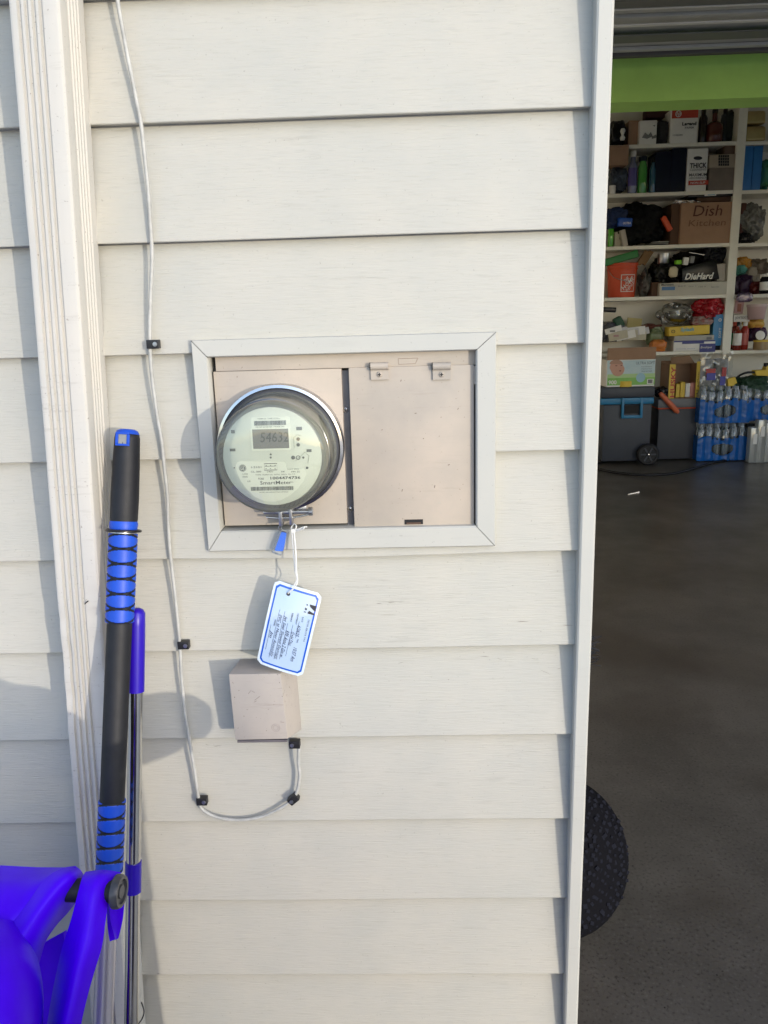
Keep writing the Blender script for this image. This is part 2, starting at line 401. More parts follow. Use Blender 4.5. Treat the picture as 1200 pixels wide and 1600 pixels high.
inner = mat('meter_body', (.42, .42, .34), .5, var=.15, vscale=20)
MB().lathe([(.0735, .010), (.0725, .055), (.068, .058), (.067, .083), (.0665, .0835)], 64, MX).build('meter_core', inner, met, smooth=40)
facem = mat('meter_face', (.63, .69, .64), .45, var=.06, vscale=30)
YFC = -.0845
MB().lathe([(.0675, .0830), (.0675, .0843), (.0668, .0845)], 64, MX).build('face_plate', facem, met, smooth=40)
glass = clear_mat('meter_glass', (.93, .93, .86), .03, .02, haze=.15, hazecol=(.62, .64, .56))
MB().lathe([(.0840, .0165), (.0815, .022), (.0785, .026), (.0770, .075), (.0760, .095), (.0742, .1005), (.0705, .1030), (.030, .1042), (0, .1045)], 72, MX, cap=False).build('glass_cover', glass, met, smooth=45)
RX, RZ = Vector((1, 0, 0)), Vector((0, 0, 1))
# face artwork: the face is seen in the photo round (429,716); map photo offsets on the face plane
def fp(px, py, e=0): return at(px, py, YFC-.0004-e)
def fquad(name, px0, py0, px1, py1, m, e=0, bev=0, th=.0006, par=None):
    a, b = at(px0, py0, YFC-e), at(px1, py1, YFC-e)
    return MB().bb(a.x, b.x, YFC-e-th, YFC-e, b.z, a.z).build(name, m, par or met, bevel=bev, smooth=30)
lab = mat('label_white', (.74, .80, .74), .4)
lcd = mat('lcd', (.14, .145, .145), .25); seg = mat('lcd_segment', (.006, .012, .016), .4); ink = mat('ink_grey', (.05, .06, .055), .6)
def rounded(px0, py0, px1, py1, r, e, m, name, n=6):
    a, b = at(px0, py0, YFC-e), at(px1, py1, YFC-e); x0, x1, z0, z1 = a.x, b.x, b.z, a.z; poly = []
    for cx, cz, s in ((x1-r, z1-r, 0), (x0+r, z1-r, 90), (x0+r, z0+r, 180), (x1-r, z0+r, 270)):
        for i in range(n+1):
            an = R(s+90*i/n); poly.append((cx+r*math.cos(an), cz+r*math.sin(an)))
    return MB().prism(poly, YFC-e-.0003, YFC-e).build(name, m, met)
rounded(392, 652, 454, 671, .003, 0, lab, 'upper_label')
rounded(391, 669, 455, 703, .002, .0004, lab, 'display_bezel')
d_ = fquad('display', 394, 671, 452, 700, lcd, .0006)
text('54632', fp(428.5, 683, .0016), RX, RZ, w=.0385, h=.0135, m=seg, parent=d_, name='display_digits', shear=.12)
# lower label: rounded shape with a raised left part following the disc
poly = []
for px, py in [(368, 727), (371, 722), (376, 720.5), (444, 721), (447, 724), (447, 729), (450, 731.5), (474, 732), (478, 735), (479, 741), (474, 752), (465, 764), (453, 774), (440, 781), (428, 784), (414, 783), (398, 776), (386, 765), (376, 751), (370, 738)]:
    p = at(px, py, YFC); poly.append((p.x, p.z))
MB().prism(poly, YFC-.0005, YFC).build('nameplate', lab, met)
def barcode(px0, py0, px1, py1, n):
    a, b = at(px0, py0, YFC-.0008), at(px1, py1, YFC-.0008); mb = MB(); rr = random.Random(n); x = a.x
    while x < b.x:
        w = rr.choice((.0003, .0005, .0008)); mb.bb(x, x+w, YFC-.0009, YFC-.0006, b.z, a.z); x += w+rr.choice((.0003, .0005))
    mb.build('barcode', ink, met)
barcode(397, 658, 447, 664, 3); barcode(392, 761, 458, 765.5, 5)
def ft(s, px, py, hpx, wpx=None, m=ink, shear=0, bold=0):
    h = hpx*.00088; text(s, fp(px, py, .0010), RX, RZ, w=(wpx*.00088 if wpx else None), h=h, m=m, parent=met, shear=shear, bold=bold)
ft('FORM 2S  TYPE I-210+c', 420, 654, 2.0, 34); ft('METER INVERTER 1 PHASE 3W', 422, 667, 2.0, 44)
ft('I-210+', 401, 730, 2.8, 17); ft('CL 200', 400, 737, 2.6, 16); ft('240V', 422, 737, 2.6, 10); ft('3W', 442, 737, 2.6, 6); ft('FM 2S', 462, 737, 2.6, 13)
ft('SOFT ERA', 458, 733, 2.0, 18); ft('TYPE  FORM 2S  30TA  60Hz  Kh 7.2', 430, 741.5, 1.8, 62)
ft('UTM', 383, 741, 2.4, 8); ft('0006', 383, 745, 2.2, 8); ft('PG&E', 408, 748, 3.0, 9); ft('US', 389, 752, 2.4, 5)
ft('1004474736', 446, 746.6, 4.6, 47, bold=.02); ft('SmartMeter', 431, 754, 5.6, 49, bold=.003); ft('TM', 456, 753.5, 1.8, 4)
ft('PACIFIC GAS AND ELECTRIC COMPANY', 428, 769, 1.8, 45)
# maker's roundel
p = fp(379, 731.5, .0006); mb = MB(); mb.lathe([(0, .0002), (.0049, .0002), (.0050, 0)], 28, Matrix.Translation(p) @ Matrix.Rotation(R(90), 4, 'X'), cap=False)
lg = mb.build('maker_logo', mat('logo_grey', (.10, .12, .12), .5), met); text('GE', p+Vector((0, -.0006, 0)), RX, RZ, w=.0055, h=.0048, m=lab, parent=lg, shear=.2)
mb = MB(); mb.lathe([(.0040, .0004), (.0044, .0004)], 28, Matrix.Translation(p) @ Matrix.Rotation(R(90), 4, 'X'), cap=False); mb.build('logo_ring', lab, lg)
# small terminal diagram, indicator dots and index marks
mb = MB()
for (x0, y0, x1, y1) in ((413, 724, 433, 724.5), (413, 734, 433, 734.5), (413, 724, 413.5, 734.5), (432.6, 724, 433.1, 734.5), (414, 728, 431, 728.4)):
    a, b = at(x0, y0, YFC), at(x1, y1, YFC); mb.bb(a.x, b.x, YFC-.0009, YFC-.0006, b.z, a.z)
for (x, y) in ((416, 727), (423, 727), (430, 727), (416, 732), (423, 732), (430, 732)): 
    a = at(x, y, YFC); mb.box((a.x, YFC-.0008, a.z), (.0012, .0004, .0009))
mb.build('wiring_diagram', ink, met)
def dot(px, py, r, m=ink):
    p = fp(px, py, .0004); MB().lathe([(0, .0006), (r*.8, .0006), (r, .0002), (r, 0)], 14, Matrix.Translation(p) @ Matrix.Rotation(R(90), 4, 'X'), cap=False).build('indicator', m, met, smooth=50)
for (x, y, r) in ((423, 710, .0014), (423, 715, .0014), (466, 686, .0024), (466, 695, .0024), (458, 715, .0027), (474, 715, .0015), (366, 731, .0009), (480, 731, .0018)): dot(x, y, r)
p = fp(466, 715, 0); MB().lathe([(.0022, .0003), (.0026, .0012), (.003, .0003)], 16, Matrix.Translation(p) @ Matrix.Rotation(R(90), 4, 'X'), cap=False).build('button_ring', ink, met)
for (x0, y0, x1, y1) in ((359, 701, 368, 705), (479, 702, 487, 706), (361, 672, 367, 677), (463, 667, 472, 672)): fquad('index_mark', x0, y0, x1, y1, ink, 0, 0)
mb = MB()
for q in range(2):
    pp = [at(x, y, YFC-.0006) for x, y in ((462, 720), (476, 707), (483, 712), (481, 724))] if q else [at(x, y, YFC-.0006) for x, y in ((460, 700), (459, 684), (464, 679), (471, 681))]
    mb.tube(pp, .00035, 4)
mb.build('moulded_line', mat('mould', (.40, .44, .37), .5), met)
# ring clamp below the ring: two lugs, a bolt and a pin
RL = MC + Vector((0, 0, -.093))
def lug(px0, px1, py0, py1):
    a, b = at(px0, py0, -.020), at(px1, py1, -.020)
    mb = MB(); mb.bb(a.x, b.x, -.022, -.004, b.z, a.z); return mb.build('clamp_lug', M['steel'], met, bevel=.001, smooth=40)
lug(434.5, 442, 792, 822); lug(451, 457.5, 790, 820)
a, b = at(412, 800, -.014), at(489, 799, -.014)
mb = MB(); mb.tube([a, b-Vector((.006, 0, 0))], .0038, 12); mb.build('clamp_bolt', M['steel'], met, smooth=50)
mb = MB(); mb.lathe([(.0055, 0), (.0066, .001), (.0066, .006), (.0055, .007)], 12, Matrix.Translation(b-Vector((.007, 0, 0))) @ Matrix.Rotation(R(90), 4, 'Y')); mb.build('bolt_head', M['steel'], met, smooth=30)
mb = MB(); mb.tube([at(416, 808, -.015), at(436, 809.5, -.015), at(458, 808.5, -.015), at(482, 804, -.015)], .0016, 8); mb.build('clamp_pin', M['chrome'], met, smooth=50)
fquadm = MB(); a, b = at(418, 790, -.006), at(480, 797, -.006); fquadm.bb(a.x, b.x, -.012, -.004, b.z, a.z); fquadm.build('clamp_plate', M['steel'], met, bevel=.0015, smooth=40)

# ------------------------------------------------------------------ seal and service tag
seal = thing('meter_seal', 'small clear plastic seal with bright blue insert dangling under the meter', 'seal', at(437, 866, -.02))
w = MB(); w.tube(smooth_path([at(439, 819, -.020), at(435, 824, -.024), at(437, 830, -.022), at(440, 826, -.018), at(439, 819, -.018)], 5), .0006, 5); w.build('seal_wire', M['steel'], seal)
def tilted_slab(corners, Y, th, rad, nx=1, curve=None):
    """rounded slab from 4 photo corners TL,TR,BR,BL standing at depth Y"""
    c = [at(x, y, Y) for x, y in corners]; poly = []
    for i in range(4):
        p, a, b = c[i], c[i-1], c[(i+1) % 4]
        da, db = (a-p).normalized(), (b-p).normalized()
        for k in range(7):
            t = k/6; q = p + da*rad*(1-t)**2 + db*rad*t**2
            poly.append((q.x, q.z))
    return poly
poly = tilted_slab([(436, 829), (453, 833), (440, 868), (424, 862)], -.022, .004, .003)
MB().prism(poly, -.0255, -.0185).build('seal_case', clear_mat('clear_seal', (.93, .95, .97), .05, .08, .08, (.8, .85, .9)), seal, smooth=30)
poly = tilted_slab([(440, 830), (448, 832), (443, 861), (429, 860)], -.022, .004, .003)
MB().prism(poly, -.0238, -.0206).build('seal_insert', mat('seal_blue', (.01, .20, .95), .35), seal, smooth=30)

YT = -.028
tg = thing('service_tag', 'white blue bordered service tag covered in handwriting, tied to the meter', 'tag', at(455, 1050, YT))
TC = [(430, 905), (504, 928), (475, 1050), (404, 1027)]
c0, c1, c2, c3 = [at(x, y, YT) for x, y in TC]
def tpt(u, v, e=0):                                       # u along the top, v down; bowed card
    p = c0.lerp(c1, u).lerp(c3.lerp(c2, u), v)
    p.y = YT - .010*math.sin(math.pi*min(1, max(0, v)))*.5 - .018*v - e - .003*math.sin(math.pi*u) ; return p
def card(name, inset, rad, e, m, hole=None):
    nu, nv = 18, 28; mb = MB(); vv = []; ff = []
    def edge(u, v):
        return u, v
    Wd, Hd = .072, .115
    x0, x1, y0, y1 = inset, Wd-inset, inset, Hd-inset
    for j in range(nv+1):
        y = y0+(y1-y0)*j/nv
        dy = min(y-y0, y1-y); ins = 0
        if dy < rad: ins = rad-math.sqrt(max(0, rad*rad-(rad-dy)**2))
        for i in range(nu+1):
            x = x0+ins+(x1-x0-2*ins)*i/nu; vv.append(tpt(x/Wd, y/Hd, e))
    ff = [(j*(nu+1)+i, j*(nu+1)+i+1, (j+1)*(nu+1)+i+1, (j+1)*(nu+1)+i) for j in range(nv) for i in range(nu)]
    mb.add(vv, ff); return mb.build(name, m, tg, smooth=60)
tagw = mat('tag_plastic', (.60, .68, .75), .12, coat=.6, bump=.25, bscale=14, bdist=.004)
card('card', 0, .007, 0, tagw)
card('border_print', .0035, .005, .0004, mat('tag_blue', (.01, .09, .50), .14, coat=.6, bump=.25, bscale=14, bdist=.004))
card('writing_panel', .0060, .0035, .0008, mat('tag_panel', (.40, .52, .70), .09, coat=.7, bump=.3, bscale=16, bdist=.004))
hp_ = tpt(.33, .105, .0012)
MB().lathe([(0, .0003), (.0028, .0003), (.0030, 0)], 18, Matrix.Translation(hp_) @ Matrix.Rotation(R(90), 4, 'X'), cap=False).build('eyelet', mat('eyelet', (.06, .06, .07), .5), tg)
tdown = (tpt(.5, .8)-tpt(.5, .2)); tleft = (tpt(.2, .5)-tpt(.8, .5)); tdown.normalize()
def tt(s, u, v, length, h, m=None, shear=0, bold=0):
    """text running down the card"""
    text(s, tpt(u, v, .0022), tdown, -tleft, w=length, h=h, m=m or M['inkblack'], parent=tg, shear=shear, bold=bold)
pen = mat('pen', (.008, .01, .05), .6)
tt('METER SERVICE TAG', .86, .44, .034, .0022); tt('DATE', .73, .33, .008, .0022); tt('6/24/25', .70, .47, .017, .0052, pen, .3)
tt('TIME', .73, .58, .006, .0022); tt('10:57 Am', .72, .75, .022, .0055, pen, .35)
tt('EQUIPMENT', .62, .34, .017, .0022, bold=.01); tt('G+H Disc', .60, .58, .022, .0055, pen, .35)
tt('REMARKS', .51, .34, .013, .0022, bold=.01); tt('RPE Annc 2 Gm w', .49, .66, .042, .0055, pen, .35)
tt('Jet Seal Slewed Damage', .385, .60, .068, .0056, pen, .35); tt('SVC at Meter Assembly', .275, .60, .066, .0056, pen, .35)
tt('SIGNED', .20, .46, .010, .0022, bold=.01); tt('Jm', .17, .60, .012, .0060, pen, .4)
mb = MB()
for u, v0, v1 in ((.675, .36, .56), (.565, .42, .80), (.455, .42, .86), (.345, .30, .88), (.235, .30, .88), (.13, .50, .80)):
    mb.tube([tpt(u, v0+(v1-v0)*i/6, .0013) for i in range(7)], .00018, 4)
mb.build('ruled_lines', M['inkblack'], tg)
mb = MB()
for pl in ([(.80, .145), (.94, .145), (.94, .21), (.82, .17)], [(.80, .235), (.82, .215), (.94, .235), (.94, .25), (.80, .25)], [(.74, .15), (.765, .15), (.765, .165), (.74, .165)], [(.73, .19), (.77, .20), (.76, .22), (.73, .215)], [(.72, .235), (.76, .235), (.76, .245), (.72, .245)]):
    pts = [tpt(u, v, .0016) for u, v in pl]; mb.add(pts, [tuple(range(len(pts)))])
mb.build('utility_logo', M['inkblack'], tg)
# cable tie loop
tie = MB()
tie.tube(smooth_path([at(459, 826, -.022), at(462, 860, -.030), at(463, 890, -.036), at(464, 912, -.040), hp_+Vector((0, -.002, .002))], 6), .0011, 6)
tie.tube(smooth_path([at(456, 828, -.020), at(458.5, 862, -.026), at(461, 890, -.031), at(463, 908, -.026), hp_+Vector((0, .003, .002))], 6), .0010, 6)
tie.tube(smooth_path([at(459, 818, -.018), at(463, 822, -.026), at(460, 829, -.025), at(455, 826, -.020), at(459, 818, -.016)], 5), .0010, 6)
tie.tube(smooth_path([at(459, 827, -.024), at(466, 827, -.028), at(473, 824, -.030), at(480, 823, -.030)], 5), .0011, 6)
tie.tube([at(459, 830, -.024), at(468, 829, -.030), at(476, 825, -.034)], .0009, 6)
tie.box(tuple(at(458.5, 829, -.024)), (.006, .005, .005))
tie.build('cable_tie', M['white'], tg, smooth=50)

# ------------------------------------------------------------------ small junction box
YB = -.048
jb = thing('junction_box', 'small weathered beige plastic junction box on the siding below the tag', 'junction box', at(412, 1150, 0))
fl, fr, fb, ft_ = at(362, 1100, YB).x, at(442, 1100, YB).x, at(408, 1156, YB).z, at(400, 1053, YB).z
mb = MB()
f = [(fl+.001, YB, fb), (fr+.004, YB, fb+.001), (fr-.001, YB, ft_), (fl-.001, YB, ft_)]
t_ = [(fl+.004, YB+.020, ft_+.006), (fr-.001, YB+.020, ft_+.006)]
bk = [(fl+.001, .012, fb-.006), (fr+.022, .012, fb-.013), (fr+.013, .012, ft_-.002), (fl+.004, .012, ft_-.002)]
vv = f+bk
mb.add(vv, [(0, 1, 2, 3), (4, 7, 6, 5), (0, 4, 5, 1), (1, 5, 6, 2), (3, 2, 6, 7), (0, 3, 7, 4)])
mb.build('cover', M['tanbox'], jb, smooth=30, bevel=.0016)
MB().bb(fl+.004, fr+.003, YB-.001, YB+.05, fb-.0042, fb-.0005).build('bottom_lip', M['tandark'], jb, bevel=.001)
kp = at(414, 1160, YB+.02); MB().lathe([(.009, 0), (.0095, -.004), (.007, -.008), (0, -.009)], 20, Matrix.Translation((kp.x, YB+.020, fb-.004)), cap=False).build('drain_knob', M['beige'], jb, smooth=50)
mb = MB(); p = at(431, 1137, YB)
for r in (.0035, .006): mb.lathe([(r, .0003), (r+.0004, .0005), (r+.0008, .0003)], 24, Matrix.Translation(p) @ Matrix.Rotation(R(90), 4, 'X'), cap=False)
mb.build('moulded_roundel', mat('mould_tan', (.36, .31, .28), .6), jb)
mb = MB()
for pts in ([(398, 1094), (402, 1091), (406, 1088)], [(397, 1097), (401, 1095)], [(388, 1084), (392, 1079), (398, 1082)], [(438, 1128), (444, 1128.5)]):
    mb.tube([at(x, y, YB+.0001) for x, y in pts], .0004, 4)
mb.build('scuff', mat('scuff', (.17, .145, .13), .8), jb)['kind'] = 'stuff'

# ------------------------------------------------------------------ cable and clips
YC = -.007
pts = [(176, -60), (184, 0), (198, 80), (212, 150), (221, 200), (230, 280), (236, 360), (237.5, 420), (235, 470), (234.5, 538), (238, 590), (246, 650), (254, 700), (261, 770), (264, 840), (270, 900), (277, 960), (281, 1008), (284, 1060), (289, 1110), (298, 1165), (305, 1210), (311, 1252), (318, 1266), (340, 1277), (372, 1281), (405, 1277), (432, 1266), (455, 1251), (464, 1236), (468, 1212), (466, 1190), (467, 1165), (463, 1155), (455, 1148)]
cb = MB(); path = smooth_path([at(x, y, YC + (.016*(i > len(pts)-3))) for i, (x, y) in enumerate(pts)], 8)
path = [p + Vector((.0007*noise.noise(p*22), .0012*noise.noise(p*13)-.0004, 0)) for p in path]
cb.tube(path, .0027, 10)
tag(cb.build('cable', M['cable'], None, smooth=60), 'thin white cable running down the siding and curving round to the junction box', 'cable')
def clip(px, py, ang, label, side=1):
    p = at(px, py, YC-.002)
    M4 = Matrix.Translation(p) @ Matrix.Rotation(R(ang), 4, 'Y')
    c = thing('cable_clip', label, 'cable clip', (p.x, 0, p.z), 'black clips holding the white cable')
    s = MB(); s.bb(-.0050, .0125*side if side > 0 else .005, -.0035, .0085, -.0062, .0062, M4) if side > 0 else s.bb(-.0125, .005, -.0035, .0085, -.0062, .0062, M4)
    s.build('saddle', M['black'], c, bevel=.0012, smooth=30)
    n = MB(); n.lathe([(0, .0014), (.0030, .0012), (.0034, 0)], 14, M4 @ Matrix.Translation((.0075*side, -.0036, 0)) @ Matrix.Rotation(R(90), 4, 'X'), cap=False)
    n.build('nail_head', M['steel'], c, smooth=50)
clip(235, 538, 0, 'black cable clip level with the top of the meter box trim')
clip(283, 1008, 0, 'black cable clip on the cable right of the blue capped pole')
clip(312, 1252, 0, 'black cable clip at the lower left end of the cable loop')
clip(461, 1247, -40, 'tilted black cable clip at the lower right bend of the cable loop', -1)
clip(464, 1163, 0, 'black cable clip just below the corner of the junction box', -1)

# ------------------------------------------------------------------ downspout
def downspout():
    YD = -.075
    n = 260; zt, zb = CAMH+.75, -.1
    prof = []                                             # left back, front with ribs, right side with ribs
    W_ = .0600; D_ = .078
    def rib(a, b, k, depth, axis):
        out = []
        for i in range(k):
            for (q, d) in ((.0, 0), (.18, 0), (.34, depth), (.66, depth), (.82, 0)):
                out.append((a+(b-a)*(i+q)/k, d))
        return out
    front = [(.0055, 0)]+[(x, d) for x, d in rib(.009, .044, 4, .0042, 0)]+[(.0475, 0), (.0585, 0)]
    prof += [(0, D_), (0, .012), (0, .004), (.0012, .0012), (.003, .0002)]+[(x, d) for x, d in front]+[(.0605, .0006), (.0628, .003), (.0635, .006)]
    prof += [(.0635-d, y) for y, d in rib(.022, .062, 4, .0032, 0)]+[(.0635, .066), (.0635, D_)]
    vv = []; m_ = len(prof)
    pT, pB = at(12, 0, YD), at(117, 1290, YD)
    slope = (pB.x-pT.x)/(pB.z-pT.z)
    for j in range(n+1):
        z = zb+(zt-zb)*j/n; x0 = pT.x+slope*(z-pT.z)
        zr = z-CAMH
        for (x, y) in prof:
            q = Vector((x*30, y*30, z*7)); dx = .0006*noise.noise(q); dy = .0008*noise.noise(q+Vector((5, 3, 1)))
            # dents low down on both front corners
            for (dz, cx, amp, s) in ((-.415, .007, .0030, .013), (-.475, .007, .0042, .024), (-.535, .009, .0040, .020), (-.566, .008, .0032, .008), (-.41, .056, .0034, .014), (-.375, .052, .0024, .010), (-.60, .055, .0018, .02), (-.45, .055, .0036, .012), (-.50, .055, .0030, .014), (-.80, .010, .0016, .02), (.10, .004, .0015, .03), (-.15, .056, .0012, .03)):
                if y < .012: dy += amp*math.exp(-((zr-dz)/s)**2-((x-cx)/.010)**2)*(1+.4*noise.noise(Vector((zr*60, x*100, 0))))
            vv.append((x0+x+dx, YD+y+dy, z))
    ff = [(j*m_+i, j*m_+i+1, (j+1)*m_+i+1, (j+1)*m_+i) for j in range(n) for i in range(m_-1)]
    o = MB().add(vv, ff).build('downspout', M['downspout'], None, smooth=28)
    tag(o, 'ribbed cream metal downspout with dented corners running down the wall', 'downspout')
downspout()
mb = MB(); mb.tube([at(132.5, 944, -.0765), at(135, 941, -.0768), at(138, 939, -.0765)], .0008, 5); tag(mb.build('dirt_fleck', M['dark']), 'tiny black fleck stuck on the ribbed downspout face', 'fleck')

# ------------------------------------------------------------------ the two poles against the downspout
def along(pts, t):
    """point at image row t on a polyline of (px,py,Y)"""
    for a, b in zip(pts, pts[1:]):
        if a[1] <= t <= b[1] or b is pts[-1]:
            k = (t-a[1])/(b[1]-a[1]); return at(a[0]+(b[0]-a[0])*k, t, a[2]+(b[2]-a[2])*k)
gp = thing('telescopic_pole', 'black telescopic pole with blue criss cross grips leaning beside the downspout', 'pole', at(150, 1700, -.24))
A0, A1 = at(199, 680, -.040), at(172, 1330, -.175)       # pole axis
ax = (A1-A0); Lp = ax.length; axn = ax.normalized()
def apt(py):                                             # point on the axis at image row py
    lo, hi = -.5, 3.0
    def row(t):
        p = A0+ax*t-CP; return 800-FPX*p.dot(up)/p.dot(fwd)
    for _ in range(40):
        mid = (lo+hi)/2
        if row(mid) < py: lo = mid
        else: hi = mid
    return A0+ax*lo
def frame_at(p, d):
    z = d.normalized(); x = Vector((1, 0, 0)); x = (x-z*x.dot(z)).normalized(); y = z.cross(x)
    return Matrix(((x.x, y.x, z.x, p.x), (x.y, y.y, z.y, p.y), (x.z, y.z, z.z, p.z), (0, 0, 0, 1)))
def seg_lathe(name, y0, y1, prof, m, parent, n=24, smooth=50, flat=1):
    p, q = apt(y0), apt(y1); L_ = (q-p).length; F = frame_at(p, q-p)
    mb = MB(); mb.lathe([(r, t*L_) for t, r in prof], n, F @ Matrix.Diagonal((flat, 1, 1, 1))); return mb.build(name, m, parent, smooth=smooth)
seg_lathe('hand_grip', 676, 825, [(0, .013), (.02, .0165), (.06, .0175), (.35, .0188), (.7, .0196), (.9, .0192), (1, .0180)], M['black_rubber'], gp)
seg_lathe('end_cap', 671, 679, [(0, .010), (.3, .0145), (1, .0168)], M['blue'], gp)
p = apt(687); F = frame_at(p, ax); mb = MB()             # hanging eye
for (x0, x1, z0, z1) in ((-.010, .010, -.009, -.006), (-.010, .010, .007, .010), (-.010, -.006, -.006, .007), (.006, .010, -.006, .007)):
    mb.bb(x0, x1, .0165, .0195, z0, z1, F) if F.col[1].y < 0 else mb.bb(x0, x1, -.0195, -.0165, z0, z1, F)
mb.build('hanging_eye', M['blue'], gp, bevel=.0008, smooth=30)
s_ = -1 if F.col[1].y > 0 else 1
MB().bb(-.006, .006, s_*.0172-.0005, s_*.0172+.0005, -.006, .007, F).build('eye_hole', mat('eye_grey', (.25, .25, .24), .4), gp)
seg_lathe('grip_collar', 814, 827, [(0, .0188), (.4, .0198), (1, .0188)], M['blue'], gp)
seg_lathe('ferrule', 826, 833, [(0, .0180), (1, .0180)], M['steel'], gp)
p, q = apt(829), apt(831); F = frame_at(p, ax)
mb = MB(); mb.tube([F @ Vector((.0235*math.cos(a*.2618), .0235*math.sin(a*.2618), 0)) for a in range(25)], .0020, 8, cap=False)
mb.build('key_ring', mat('ring_dark', (.05, .045, .045), .25, metal=.8), gp, smooth=60)
def diamond_grip(y0, y1, r, ncell, name='blue_grip'):
    p, q = apt(y0), apt(y1); L_ = (q-p).length; F = frame_at(p, q-p); fr0 = (F.inverted().to_3x3() @ (CP-p)); a0 = math.atan2(fr0.y, fr0.x)
    nz_, na = ncell*24, 64; vv = []; ff = []; mi = []
    mb = MB()
    for j in range(nz_+1):
        for i in range(na):
            a = 2*math.pi*i/na; z = L_*j/nz_
            u = z/L_*ncell; w_ = a/(math.pi)*1.0
            c_ = .34*(1-math.cos(a-a0)); g1 = abs(((u + c_ + .5) % 1)-.5); g2 = abs(((u - c_ + .5) % 1)-.5)
            gr = min(g1, g2); rr = r-.0018*max(0, 1-gr/.09)
            if j in (0, nz_): rr = r*.92
            vv.append(F @ Vector((rr*math.cos(a), rr*math.sin(a), z)))
            mi.append(gr)
    for j in range(nz_):
        for i in range(na):
            k = (i+1) % na; idx = (j*na+i, j*na+k, (j+1)*na+k, (j+1)*na+i)
            ff.append(idx)
    mb.add(vv, ff); mb.m = [1 if sum(mi[x] for x in f)/4 < .085 else 0 for f in ff]
    return mb.build(name, [M['blue'], M['black_rubber']], gp, smooth=60)
diamond_grip(833, 972, .0200, 6)
seg_lathe('black_tube', 970, 1255, [(0, .0165), (.02, .0175), (1, .0172)], M['black_rubber'], gp)
diamond_grip(1250, 1362, .0190, 5)
seg_lathe('lower_tube', 1358, 2000, [(0, .0140), (1, .0140)], mat('alu_tube', (.50, .48, .52), .25, metal=.6), gp)

cpole = thing('chrome_pole', 'chrome pole with deep blue end cap leaning right of the black pole', 'pole', at(200, 1700, -.20))
B0, B1 = at(214, 950, -.075), at(205, 1600, -.165)
axb = B1-B0
def bpt(py):
    lo, hi = -.5, 3.0
    for _ in range(40):
        mid = (lo+hi)/2; p = B0+axb*mid-CP
        if 800-FPX*p.dot(up)/p.dot(fwd) < py: lo = mid
        else: hi = mid
    return B0+axb*lo
def bseg(name, y0, y1, prof, m, smooth=50):
    p, q = bpt(y0), bpt(y1); L_ = (q-p).length; F = frame_at(p, q-p)
    mb = MB(); mb.lathe([(r, t*L_) for t, r in prof], 28, F); mb.build(name, m, cpole, smooth=smooth)
bseg('tube', 1075, 2100, [(0, .0105), (1, .0105)], mat('pole_chrome', (.66, .65, .62), .10, metal=1, var=.1, vscale=40))
bseg('end_cap', 950, 1080, [(0, .004), (.02, .009), (.06, .0118), (.2, .0122), (1, .0122)], M['blue_shiny'])
bseg('band', 1346, 1393, [(0, .0120), (1, .0120)], M['blue_shiny'])
mb = MB(); mb.tube(smooth_path([at(221, 1566, -.03), at(225, 1580, -.035), at(222, 1592, -.04), at(214, 1606, -.05), at(212, 1640, -.05)], 5), .0012, 6)
tag(mb.build('black_wire', M['black'], None, smooth=60), 'thin black wire curling out at the foot of the chrome pole', 'wire')

# ------------------------------------------------------------------ wheeled bins
def ribbon(path, w, th, x0, F, mb):
    """curved strap: path of (n,z), spanning x0..x0+w along the hinge axis"""
    P = smooth_path([(0, a, b) for a, b in path], 6); n = len(P); vv = []
    for i, p in enumerate(P):
        t = (P[min(i+1, n-1)]-P[max(i-1, 0)]).normalized(); nn = Vector((0, -t.z, t.y))
        ww = w(i/(n-1)) if callable(w) else (x0, x0+w)
        c = .004
        ring = [(ww[0], 0), (ww[0]+c, 1), (ww[1]-c, 1), (ww[1], 0), (ww[1], -2), (ww[0], -2)]
        for (x, k) in ring:
            q = p + nn*(th*k*.33); vv.append(F @ Vector((x, q.y, q.z)))
    ff = [(i*6+j, i*6+(j+1) % 6, (i+1)*6+(j+1) % 6, (i+1)*6+j) for i in range(n-1) for j in range(6)]
    ff += [tuple(range(6)), tuple((n-1)*6+5-i for i in range(6))]
    mb.add(vv, ff)
